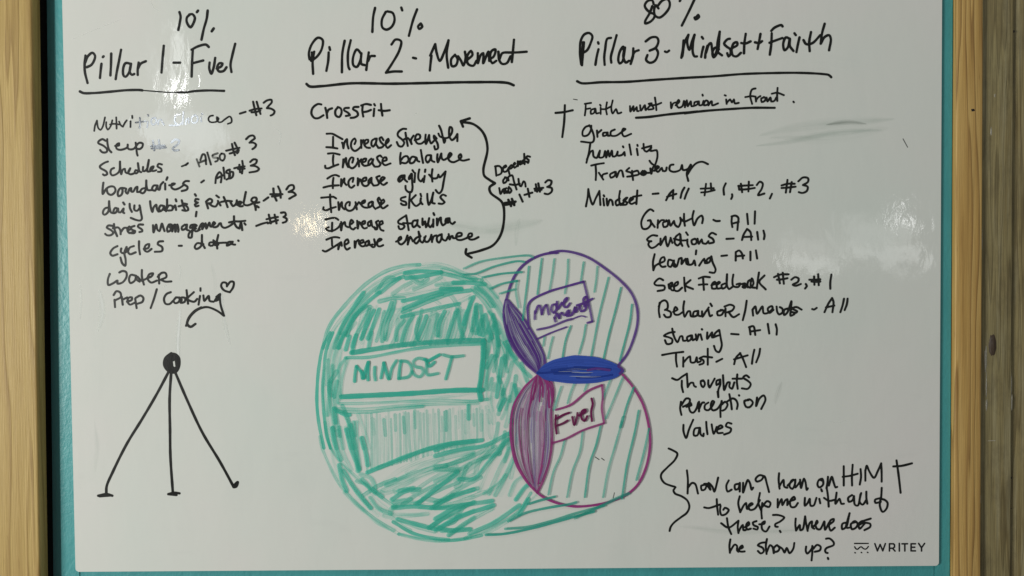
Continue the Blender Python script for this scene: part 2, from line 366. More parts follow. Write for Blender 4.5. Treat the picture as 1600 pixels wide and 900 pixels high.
# ------------------------------------------------------------------ marker strokes (board coordinates, tenths of a millimetre; width in hundredths)
DATA = """mindset_fill:U73 -2165,3278 -2125,3423 -2053,3537 -1952,3607 -1847,3657;U63 -1363,4097 -1303,4111 -1242,4076 -1183,4030 -1126,4019;U55 -154,3196 -129,3041 -121,2884 -98,2740 -51,2602;U65 -2171,1872 -2159,1987 -2167,2090 -2204,2188 -2246,2291;U73 -197,2392 -205,2310 -182,2225 -154,2133 -152,2044;U56 -1243,3671 -1156,3712 -1064,3755 -970,3754 -887,3694;U72 -1958,3169 -1958,3249 -1937,3309 -1888,3333 -1829,3337;U72 -736,1040 -827,967 -934,955 -1041,979 -1142,990;U67 -1332,546 -1425,596 -1509,676 -1593,736 -1687,758;U74 -643,750 -753,742 -855,721 -952,663 -1050,588;U56 -456,3353 -425,3271 -370,3217 -301,3172 -246,3108;U66 -538,1425 -568,1351 -591,1259 -628,1184 -688,1154;U59 -43,2506 -1,2407 21,2302 3,2198 -43,2101;U63 -825,3820 -751,3817 -692,3761 -648,3673 -604,3595;U53 -1636,3581 -1540,3620 -1437,3614 -1340,3608 -1249,3635;U70 -1279,4065 -1220,4020 -1164,3984 -1109,3994 -1050,4037;U54 -1877,1097 -1900,1170 -1943,1207 -2006,1220 -2064,1244;U69 -561,890 -616,833 -664,746 -718,668 -787,638;U60 -144,3254 -74,3184 -11,3102 17,2996 13,2875;U69 -2399,2446 -2423,2536 -2410,2622 -2365,2697 -2317,2768;U73 -906,4055 -848,4032 -801,3966 -758,3898 -708,3867;U73 -192,1728 -259,1644 -329,1569 -378,1480 -407,1366;U59 -1712,761 -1780,859 -1858,926 -1952,965 -2049,1010;U56 -1508,1069 -1552,1095 -1610,1082 -1671,1068 -1720,1093;U54 -1751,3861 -1703,3939 -1652,4021 -1587,4064 -1512,4057;U58 -92,2673 -45,2578 -29,2472 -53,2364 -92,2261;U62 -2307,3108 -2271,3220 -2200,3302 -2119,3366 -2054,3442;U63 52,1886 10,1817 -44,1757 -77,1691 -80,1605;U64 -690,1366 -381,1520 -74,1619;U67 -768,1386 -512,1589 -256,1739;U70 -1538,1113 -1180,1299 -824,1431;U58 -1291,1083 -982,1288 -673,1438;U69 -1365,1359 -1119,1483 -874,1553;U57 -1022,1072 -782,1269 -543,1412;U66 -1433,910 -1204,1068 -975,1172;U63 -921,1237 -573,1442 -227,1594;U61 -1979,1041 -1755,1181 -1531,1268;U67 -997,880 -670,1110 -344,1285;U69 -1191,1049 -983,1170 -775,1237;U56 -1256,919 -949,1096 -642,1219;U51 -1968,3534 -2015,3355 -2079,3176;U60 -1919,3547 -1966,3351 -2030,3155;U52 -1854,3665 -1901,3447 -1966,3229;U51 -1818,3647 -1865,3442 -1929,3238;U55 -1756,3665 -1803,3448 -1868,3230;U64 -1686,3557 -1733,3359 -1798,3162;U55 -1651,3592 -1698,3391 -1762,3190;U49 -1592,3509 -1638,3300 -1703,3090;U54 -1516,3652 -1563,3427 -1627,3202;U55 -1462,3483 -1510,3234 -1573,3107;U51 -1397,3544 -1444,3335 -1508,3126;U65 -1348,3559 -1395,3298 -1459,3113;U48 -1290,3600 -1338,3345 -1402,3116;U51 -1252,3558 -1299,3327 -1363,3118;U56 -1178,3494 -1225,3284 -1288,3121;U55 -1134,3610 -1182,3348 -1246,3124;U53 -1053,3489 -1100,3259 -1163,3128;U54 -995,3569 -1042,3356 -1106,3143;U56 -939,3570 -985,3368 -1049,3166;U53 -913,3544 -959,3329 -1023,3135;U57 -833,3504 -880,3326 -943,3148;U52 -795,3482 -842,3237 -905,3141;U53 -737,3633 -784,3370 -849,3144;U59 -669,3571 -716,3337 -780,3148;U53 -607,3639 -654,3396 -719,3152;U57 -559,3597 -605,3394 -669,3191;U58 -505,3591 -551,3349 -615,3156;U64 -463,3612 -510,3396 -574,3179;U62 -377,3554 -423,3377 -487,3199;U59 -337,3548 -384,3309 -447,3165;U55 -279,3482 -326,3272 -388,3168;U62 156,2684 128,2513 73,2342;U51 100,2581 72,2404 17,2227;U52 109,2078 82,1936 27,1794;U49 199,2110 170,1888 115,1666;U60 159,1811 130,1544 75,1277;U59 -95,2031 -123,1869 -178,1707;U59 -4,1909 -32,1756 -86,1603;U49 53,3118 25,2902 -30,2687;U49 -66,2771 -94,2629 -148,2486;U50 106,2189 78,1939 22,1689;U57 58,2873 29,2661 -26,2448;U59 78,1921 49,1713 -6,1506;U61 -10,2495 -38,2328 -92,2162;U55 93,3161 65,2997 10,2834;U52 -69,3177 -97,2965 -152,2754;U52 -2483,2858 -2501,2414 -2429,1879;U52 -2472,2817 -2466,2373 -2394,1838;U52 -2434,2929 -2429,2485 -2357,1951;U52 -2382,2859 -2394,2415 -2322,1880;U52 -2368,2850 -2359,2406 -2287,1872;T61 -2348,3100 -2251,3363 -2093,3579 -1935,3764 -1747,3917 -1529,4024 -1389,4069;T61 -1435,4054 -1561,3962 -1701,3855;T61 -2286,3099 -2205,3301 -2047,3548 -1873,3732 -1717,3855;T61 -1357,4123 -1156,4144 -862,4129;T61 -862,4123 -1079,4082 -1343,4050;T61 -863,4064 -1003,3988 -1236,3897;T61 -1718,3746 -1470,3806 -1159,3850 -849,3894 -586,3907;T61 -1718,3731 -1532,3776 -1377,3775;T61 -1235,3959 -1345,3898;T61 -1281,3990 -1375,3945 -1531,3838;T61 -847,4110 -692,4078 -538,4030 -306,4013;T61 -846,4157 -615,4093 -383,4029;T61 -926,3956 -693,3973 -554,3981;T61 -693,3985 -461,3980 -260,3958;T61 -864,3902 -601,3900;T61 -771,3932 -585,3938;T61 -1393,3736 -1160,3788 -849,3863 -586,3892;T61 -1395,3589 -1161,3680 -928,3771 -695,3846 -462,3875;T61 -1411,3519 -1162,3579 -852,3646 -619,3691;T61 -1039,3539 -852,3631 -619,3722 -463,3790;T61 -1379,3635 -1161,3726 -1005,3787 -850,3832;T61 -1548,3714 -1596,3575 -1677,3374 -1687,3187;T61 -1502,3729 -1550,3574 -1614,3420 -1648,3218;T61 -1362,3697 -1473,3543 -1568,3357 -1632,3203;T61 -2175,3269 -2094,3455 -2015,3578 -1905,3671;T61 -1859,3624 -1939,3454 -2051,3253 -2099,3113;T61 -1798,3608 -1877,3453 -1973,3221;T61 -1720,3622 -1784,3452 -1880,3220;T61 -1381,3464 -1475,3341 -1493,3201;T61 -1256,3525 -1351,3371 -1415,3185;T61 -1148,3525 -1212,3323 -1182,3199;T61 -1040,3477 -1103,3322 -1167,3199;T61 -1070,3524 -1134,3354 -1198,3215;T61 -946,3538 -994,3384 -980,3228;T61 -775,3583 -854,3444 -887,3243;T61 -821,3584 -901,3414 -918,3259;T61 -884,3538 -932,3383 -934,3259;T61 -651,3613 -715,3443 -795,3196;T61 -635,3598 -607,3365 -562,3225;T61 -463,3767 -481,3596 -593,3241;T61 -417,3782 -512,3566 -560,3411;T61 -356,3673 -420,3441 -422,3286;T61 -387,3642 -374,3440 -344,3270;T61 -325,3657 -296,3440 -298,3254;T61 -295,3517 -343,3363 -391,3285;T61 -418,3658 -466,3472 -452,3317;T61 -431,3906 -293,3796 -170,3656;T61 -384,3921 -246,3811 -139,3656;T61 -306,3998 -199,3904 -92,3779;T61 -1934,3857 -2060,3672 -2187,3487 -2267,3301;T61 -343,3925 -186,3765 -65,3569 22,3374 55,3180;T61 -308,3960 -133,3799 -11,3604;T61 -414,3872 -257,3695 -153,3500 -67,3287;T61 -381,3678 -418,3502 -437,3325;T61 -313,3466 -278,3359 -244,3288;T61 -153,3535 -102,3322 -86,3110;T61 -171,3482 -244,3288 -262,3165;T61 -136,3429 -192,3182 -247,2952;T61 2,3145 72,3038 159,2931;T61 -123,2969 -195,2827 -250,2651 -269,2509;T61 -244,3200 -228,3058 -265,2864;T61 -137,3411 -86,3145 -105,2968;T61 -155,3376 -209,3182;T61 -259,3536 -208,3323 -174,3217;T61 -69,3110 0,2932;T61 -35,2932 -73,2649 -111,2401;T61 106,2878 51,2648 -39,2436;T61 1,2968 34,2755;T61 123,2878 192,2647 279,2487;T61 229,2859 298,2646 350,2539;T61 138,2559 172,2399;T61 66,2400 46,2133 10,1991;T61 -144,2579 -181,2402 -165,2224;T61 -179,2650 -216,2508;T61 38,3162 107,2967 211,2824 352,2681;T61 191,2505 136,2328 81,2044;T61 -253,2260 -220,2046;T61 -5,2365 -77,2223;T61 -342,2261 -326,2047;T61 -501,2280 -503,2102;T61 -176,2969 -248,2810;T61 -67,3322 37,3056 71,2932;T61 -206,3571 -66,3393 3,3180;T61 -2275,3305 -2384,3094 -2441,2846 -2463,2598;T61 -2187,3304 -2314,3075 -2370,2845 -2409,2633;T61 -2135,3251 -2190,3074;T61 -2046,3268 -2102,3038;T61 -1939,3302 -1977,3108;T61 -1833,3301 -1871,3107;T61 -2261,3075 -2299,2880 -2373,2668;T61 -2409,2615 -2430,2420 -2451,2171;T61 -2320,2632 -2359,2419;T61 -2361,2259 -2346,2063;T61 -2383,1992 -2334,1707;T61 -2220,2205 -2152,2026 -2103,1705;T61 -2206,1991 -2139,1705;T61 -2026,2167 -1958,1953 -1890,1703;T61 -2098,2061 -2083,1883;T61 -1995,1847 -1961,1704;T61 -2344,2241 -2203,2169 -2150,2168;T61 -2294,1992 -2245,1706;T66 -2228,1091 -2014,870 -1780,670 -1564,558;T66 -2263,1409 -2109,1169 -1934,929 -1778,769;T66 -2244,1389 -2070,1109 -1876,869;T66 -2128,1209 -1992,1029 -1876,869;T66 -2302,1469 -2265,1270 -2208,1110;T66 -2393,1984 -2357,1766 -2281,1548;T66 -2315,1944 -2259,1666 -2145,1408;T66 -2196,1963 -2121,1665 -2026,1407;T66 -2057,2061 -2060,1804 -2026,1427;T66 -2136,2022 -2081,1705 -2046,1387;T66 -1981,1843 -1925,1604 -1907,1466;T66 -2435,1826 -2379,1568 -2305,1270;T66 -2008,1337 -1870,1287 -1813,1167 -1814,1088;T66 -1989,1268 -1872,1148 -1716,1027;T66 -1909,1366 -1671,1464 -1274,1619 -879,1735 -445,1791;T66 -1770,1425 -1473,1522 -1076,1677 -445,1751;T66 -1733,1186 -1474,1383 -1078,1558 -485,1692;T66 -1654,1186 -1377,1303 -1080,1400 -823,1457;T66 -1814,1068 -1477,1204 -1179,1321 -883,1398 -686,1377;T66 -1578,986 -1379,1104 -1201,1123;T66 -1496,1264 -1178,1400 -881,1537 -447,1633;T66 -1223,924 -984,1121 -785,1259 -666,1357;T66 -1478,1105 -1280,1143;T66 -1559,947 -1321,985;T66 -1027,863 -788,1000 -442,1117;T66 -1560,867 -1283,885 -888,862 -493,919;T66 -1559,887 -1381,925 -1164,944;T66 -1874,1009 -1777,869 -1600,788;T66 -1893,1048 -1756,928 -1561,787;T66 -1561,768 -1284,765 -1087,784;T66 -1600,788 -1579,867 -1520,887;T66 -1502,707 -1286,646 -991,564;T66 -1443,687 -1188,586 -991,534;T66 -1069,585 -890,703 -691,821 -444,938;T66 -971,544 -693,701 -445,819;T66 -794,483 -595,621 -446,719;T66 -892,544 -497,561;T66 -628,1257 -440,1315;T66 -764,1457 -586,1515 -437,1573;T66 -667,1277 -488,1474;T66 -1184,884 -888,942 -453,1018;T66 -968,1669 -760,1751 -326,1800;T66 -969,1586 -658,1667 -285,1727 47,1890;T66 -805,1460 -556,1541 -244,1685;T66 -971,1441 -805,1460 -452,1603;T66 -971,1399 -764,1397 -640,1396;T66 -973,1232 -661,1376;T66 -642,1261 -434,1270 -246,1477 26,1807;T66 -704,1251 -453,1437 -141,1705;T66 -434,1353 -245,1601 25,1766;T66 -374,1103 -184,1497 67,1807;T66 -229,1060 -81,1392 66,1682;T66 -147,1038 1,1308 127,1578;T66 -64,1038 105,1391 188,1494;T66 60,1037 145,1224 269,1306;T66 -976,940 -664,1063 -394,1134;T66 -977,857 -666,938 -291,1081;T66 -979,711 -666,875 -189,955;T66 -960,564 -668,729 -169,893;T66 -795,479 -565,645 -190,851;T66 -504,498 -150,663 183,890;T66 182,765 308,972;T66 -292,1060 -104,1184 1,1308;T66 142,974 268,1140 351,1201;T66 -980,606 -773,542 -504,561
mindset_fill_light:V37 -1931,2160 -1925,1882 -1913,1372;V40 -1904,2195 -1900,1882 -1910,1379;V40 -1847,2176 -1843,1881 -1854,1394;V39 -1807,2103 -1801,1881 -1812,1405;V35 -1772,2178 -1767,1881 -1770,1414;V35 -1731,2161 -1726,1880 -1736,1425;V39 -1687,2110 -1682,1880 -1681,1437;V37 -1646,2139 -1640,1880 -1634,1447;V36 -1606,2202 -1602,1879 -1615,1458;V31 -1576,2105 -1570,1879 -1567,1466;V31 -1525,2159 -1520,1879 -1502,1479;V36 -1487,2161 -1481,1878 -1492,1489;V33 -1454,2174 -1449,1878 -1449,1498;V33 -1400,2191 -1395,1878 -1399,1512;V34 -1372,2195 -1367,1877 -1363,1520;V43 -1334,2180 -1329,1877 -1308,1530;V39 -1282,2169 -1276,1877 -1256,1543;V39 -1251,2193 -1246,1876 -1234,1552;V33 -1199,2206 -1194,1876 -1206,1565;V32 -1167,2183 -1162,1876 -1140,1574;V35 -1124,2176 -1119,1875 -1121,1585;V40 -1077,2216 -1072,1875 -1075,1598;V43 -1038,2158 -1032,1875 -1029,1608;V31 -991,2232 -986,1874 -970,1620;V31 -961,2173 -955,1874 -932,1628;V35 -917,2231 -912,1874 -921,1640;V37 -871,2129 -865,1873 -874,1652;V31 -841,2197 -836,1873 -845,1660;V36 -800,2210 -795,1873 -804,1671;V43 -763,2227 -758,1873 -751,1680;V38 -716,2241 -711,1872 -710,1693;V38 -681,2138 -675,1872 -665,1702;V33 -626,2253 -621,1872 -612,1716;V38 -592,2210 -587,1871 -575,1725;V43 -547,2221 -542,1871 -536,1737;V34 -504,2246 -499,1871 -498,1749;V41 -478,2160 -472,1870 -471,1756;V32 -435,2233 -430,1870 -437,1767;V38 -389,2235 -384,1870 -392,1779;V31 -344,2242 -339,1869 -338,1791;V32 -309,2217 -304,1869 -302,1800;V38 -262,2159 -256,1869 -242,1813;V38 -221,2218 -215,1868 -196,1823;V43 -182,2184 -176,1868 -161,1834;U52 -1832,2113 -1817,1899;U52 -1672,2093 -1657,1880;U52 -1521,2163 -1515,1950;U52 -1406,2127 -1391,1913;U52 -1245,2215 -1239,1983;U52 -1095,2231 -1062,2017;U52 -909,2194 -876,1945;U52 -812,2202 -814,1944;U52 -644,2192 -646,1979;U52 -538,2156 -540,1907;U52 -431,2155 -424,2012;U52 -325,2154 -327,1941
maker_name:L24 5112,316 5148,215 5185,304 5222,215 5257,315;L24 5314,212 5314,313 5369,312 5384,297 5384,267 5364,250 5319,250;L24 5357,250 5391,211;L24 5450,317 5451,211;L24 5488,311 5563,311;L24 5526,311 5527,211;L24 5673,310 5613,311 5613,212 5673,211;L24 5613,262 5663,262;L24 5717,315 5757,254 5758,209;L24 5757,254 5799,314
mindset_outline:T57 -2503,3101 -2437,3334 -2342,3504 -2200,3673 -2042,3842 -1870,3996 -1620,4148 -1387,4216 -1155,4234;T57 -1186,4225 -923,4243 -722,4194 -537,4108 -383,4076 -260,4013 -168,3904;T57 -2441,3100 -2376,3302 -2249,3487 -2091,3672 -1934,3841 -1777,3964 -1543,4086 -1310,4161 -1078,4198 -846,4196 -614,4124 -414,4014;T48 -2399,3306 -2508,3095 -2566,2811 -2591,2563 -2598,2314 -2577,2065 -2511,1708;T48 -2364,3306 -2455,3076 -2495,2775 -2517,2509 -2504,2207 -2473,1922 -2423,1707;T52 -2562,1867 -2535,1708 -2440,1470 -2306,1210 -2150,1011 -1916,790 -1721,649 -1485,498;T52 -2490,2064 -2455,1807 -2340,1588 -2165,1388 -1872,1128 -1579,907;T52 -1485,498 -1190,426 -894,400 -597,422 -340,470;T52 -1562,668 -1288,507 -992,435 -795,413;T52 -982,418 -775,406 -463,446 -151,558 99,724 266,889 433,1034;T52 -567,436 -151,600 182,806 350,1056
mindset_box:S74 -2105,3028 -1814,3074 -1399,3133 -985,3164 -570,3182 -294,3184;S74 -2252,2420 -1823,2437 -1269,2460 -716,2495 -315,2497;S74 -288,3172 -297,2924 -327,2647 -349,2508 -330,2369;T48 -295,3117 -312,2785 -336,2481;T48 -2273,2441 -2249,2662 -2190,2884;T48 -2189,2960 -1885,2964 -1539,3024 -1193,3083 -847,3115 -295,3138;T48 -2189,2953 -2274,2843 -2297,2663 -2309,2344;T48 -2162,2939 -2219,2773 -2256,2635 -2273,2385;T48 -2253,2368 -1823,2393 -1270,2391 -716,2414 -329,2467;T48 -2295,2323 -1963,2327 -1409,2343 -855,2360 -441,2343 -233,2369;T48 -2365,2261 -1964,2244 -1410,2288 -994,2305 -372,2314;T48 -2338,2219 -1964,2202 -1549,2240 -1133,2279;T48 -260,3158 -243,2785 -254,2369
mindset_letters:S47 -2045,2841 -2061,2744 -2072,2633;S47 -2039,2834 -1977,2757 -1958,2674 -1915,2798 -1879,2895;S47 -1879,2895 -1887,2770 -1886,2653;S47 -1977,2771 -1937,2681;S47 -1790,2825 -1794,2728 -1785,2652;S47 -1665,2879 -1680,2796 -1706,2679;S47 -1665,2886 -1638,2782 -1598,2664 -1555,2809 -1492,2913;S47 -1430,2898 -1448,2795 -1460,2667;S47 -1436,2912 -1333,2891 -1279,2793 -1322,2696 -1460,2667;S47 -1111,2930 -1194,2945 -1257,2897 -1237,2834 -1141,2806 -1120,2750 -1170,2688 -1238,2710 -1272,2758;S47 -1098,2930 -1056,2909 -987,2943 -897,2991;S47 -967,2888 -1044,2833 -1084,2916;S47 -1063,2902 -1079,2792 -1066,2719 -920,2732;S47 -848,2990 -738,2962 -566,2974;S47 -724,2962 -768,2803 -811,2658
upper_links:D32 -546,4177 -330,4265 -28,4316 359,4345 402,4323;D32 -547,4095 -396,4104 -137,4199 187,4271 283,4260;D32 -289,4054 -30,4101 250,4120;D32 -183,3898 -31,3961 184,4002;D32 184,4002 166,3873 203,3636;D32 -54,3828 140,3884
movement_hatch:D29 347,4195 324,3979 290,3721 259,3462;D29 525,4301 497,4086 463,3817;D29 697,4295 669,4084 625,3848;D29 886,4287 878,4082 840,3824;D29 1101,4248 1078,4102 1056,3962;D29 1288,4186 1272,4014 1245,3842;D29 1439,4034 1378,3798 1312,3540 1256,3260 1185,2893;D29 1609,3893 1538,3603 1450,3280 1362,2902;D29 1760,3661 1731,3428 1665,3170 1589,2889;D29 555,3222 537,3104;D29 670,3221 630,3070 600,2930;D29 916,3371 846,3177 797,2917;D29 1123,3386 1094,3218 1028,2991
movement_outline:P37 31,3734 76,3895 163,4089 294,4238 488,4344 661,4381 736,4380;P37 639,4386 790,4406 962,4383 1176,4306 1391,4164 1605,3990 1755,3816 1829,3622 1835,3406 1773,3169 1686,2975 1567,2825;P48 31,3734 4,3594 17,3400 70,3205 176,3009 304,2857 454,2725;P48 42,3723 30,3551 60,3334 155,3117 262,2965 433,2769;P39 53,3734 245,3506 373,3310 479,3115 542,2963 563,2833
movement_box:P32 340,3343 332,3656 376,3731 614,3848 830,3911 1099,3984;P32 1099,3984 1152,3757 1214,3433;P32 1214,3433 1149,3416;P24 447,3197 653,3286 858,3360
movement_letters:P32 426,3581 422,3473;P32 432,3559 470,3656 492,3656 518,3537;P32 518,3537 556,3644 583,3666 615,3536;P32 718,3675 664,3665 653,3590 685,3557 723,3621 707,3676;P32 729,3708 739,3611 794,3696;P32 804,3675 869,3739 869,3760 832,3728 826,3642 858,3631 907,3685;P32 690,3492 706,3438;P32 695,3481 728,3546 760,3481 771,3535 793,3556 825,3524;P32 846,3523 900,3555 890,3588 857,3556 868,3512 933,3533 976,3630;P32 976,3630 987,3565 1041,3651 1062,3575 1116,3597 1138,3661;P32 1003,3657 1095,3688 1219,3747;P32 1106,3640 1096,3748 1128,3774 1149,3726 1117,3661;P32 457,3327 630,3363 846,3448 932,3469;P19 932,3469 1062,3511 1126,3494
fuel_outline:M35 464,2704 274,2528 130,2293 81,2032 90,1747 147,1485 263,1270 404,1103 521,1006 710,922 946,872 1183,882 1419,928 1656,1022 1822,1163 1941,1400 2002,1732 1979,2017 1898,2302 1758,2540 1629,2694;M35 633,2643 669,2501 661,2359 630,2218;M35 637,2217 642,1980 645,1743 608,1506 535,1268 439,1067
fuel_hatch:D30 780,2536 720,2359 679,2217;D30 957,2570 909,2452 866,2310;D30 1134,2568 1098,2474;D30 1457,2625 1404,2495 1352,2354;D30 1629,2659 1522,2400 1390,2093;D30 1777,2516 1686,2280 1638,2115;D30 1614,2044 1518,1712 1422,1381 1349,1000;D30 1846,2196 1790,1900 1682,1450 1609,975;D30 1986,1946 1919,1638 1811,1235;D30 823,1801 762,1576 666,1363 593,1042;D30 1071,1906 1034,1645 926,1361 852,1004;D30 1319,1987 1259,1738 1163,1454 1096,1002;D44 1631,2103 1595,1973
fuel_box:M32 707,2217 908,2286 1145,2474 1334,2555;M32 1346,2555 1352,2377 1339,2236 1367,2034;M32 1367,2027 1071,1930 834,1813 645,1755
fuel_letters:N32 704,2140 698,2009 713,1890;N32 698,2085 812,2150 888,2176;N32 719,1998 801,2030 866,2068;N32 931,2116 957,2007 996,2116 1002,2170;N32 1018,2137 1115,2191 1110,2218 1061,2191 1060,2094 1098,2061 1136,2125;N32 1197,2369 1213,2299 1191,2190 1201,2060
lower_links:D38 308,910 474,961 681,1011;D38 36,672 265,785 576,856 887,906 976,930;D38 -6,568 264,587 575,657 975,780 1363,881;D38 -276,486 -48,495 367,575 975,738 1218,799;D44 959,713 1133,792 1370,901 1528,979 1701,1049
movement_overlap:P29 31,3724 18,3539 45,3353 102,3174 190,3008 312,2862 452,2741;P31 17,3617 19,3552 23,3487 32,3422 45,3357 63,3294 80,3230;P40 27,3668 27,3561 40,3453 61,3344 96,3239 142,3139 193,3040;P37 29,3634 50,3476 87,3317 149,3165 230,3020 329,2889 429,2773;p29 33,3708 32,3632 38,3554 55,3478 71,3400 92,3322 121,3246;p30 152,3207 200,3119 245,3030 305,2951 360,2870 418,2799 467,2731;P36 81,3436 105,3354 131,3271 166,3192 210,3116 254,3040 299,2968;p36 37,3715 58,3552 100,3386 165,3223 246,3065 347,2920 435,2786;p23 197,3194 242,3116 287,3038 333,2964 383,2891 426,2821 456,2758;p25 121,3392 162,3285 214,3182 270,3080 330,2982 390,2886 440,2797;p35 52,3649 64,3596 81,3543 98,3489 116,3434 138,3380 161,3326;p33 54,3653 104,3503 159,3348 229,3195 309,3046 397,2904 458,2773;P39 58,3647 88,3562 123,3477 157,3388 191,3298 236,3212 281,3126;P29 244,3238 264,3195 288,3153 311,3110 337,3068 360,3027 384,2985;P36 303,3143 342,3071 383,3000 425,2930 452,2859 469,2793 471,2732;p39 163,3449 207,3344 256,3240 314,3138 370,3037 430,2938 466,2836;P30 333,3122 360,3068 395,3016 424,2963 448,2909 463,2854 475,2804;P39 65,3677 138,3538 210,3392 288,3244 371,3098 448,2951 483,2804;p26 48,3715 72,3668 98,3621 127,3574 155,3527 178,3478 207,3428;P34 102,3617 176,3493 244,3360 318,3228 389,3095 461,2962 497,2824;P26 93,3644 148,3562 197,3475 249,3386 295,3294 345,3203 395,3112;P38 77,3678 174,3544 259,3398 344,3248 428,3097 497,2941 497,2786;p28 108,3634 158,3565 211,3495 254,3419 294,3341 338,3264 381,3186;P31 70,3692 133,3609 198,3525 255,3434 310,3341 367,3248 417,3151;p27 49,3722 167,3583 271,3435 366,3278 455,3117 527,2949 503,2778;p35 51,3719 168,3581 276,3433 373,3276 462,3115 529,2944 500,2773;x18 29,3705 24,3653 17,3601 21,3549 29,3497 32,3444 40,3392;x15 33,3727 32,3555 58,3381 116,3212 199,3053 303,2909 419,2782;x12 37,3620 47,3549 61,3479 78,3409 100,3338 126,3269 150,3200;x15 38,3711 63,3552 108,3391 165,3228 251,3076 345,2932 433,2798;x16 168,3280 209,3202 248,3123 292,3046 340,2974 387,2901 428,2831;x18 82,3568 133,3421 197,3273 270,3128 350,2988 427,2852 470,2732;x14 80,3607 110,3540 138,3472 170,3403 198,3332 232,3262 271,3195;x13 65,3668 129,3533 194,3391 265,3249 342,3108 417,2967 472,2827;x12 73,3670 97,3626 122,3582 148,3538 178,3494 198,3445 225,3399;x12 97,3640 177,3515 249,3381 323,3245 401,3109 468,2971 503,2827;x18 381,3212 422,3135 460,3057 499,2980 515,2897 515,2816 481,2745;x14 114,3643 221,3521 306,3383 387,3242 464,3098 528,2949 514,2796
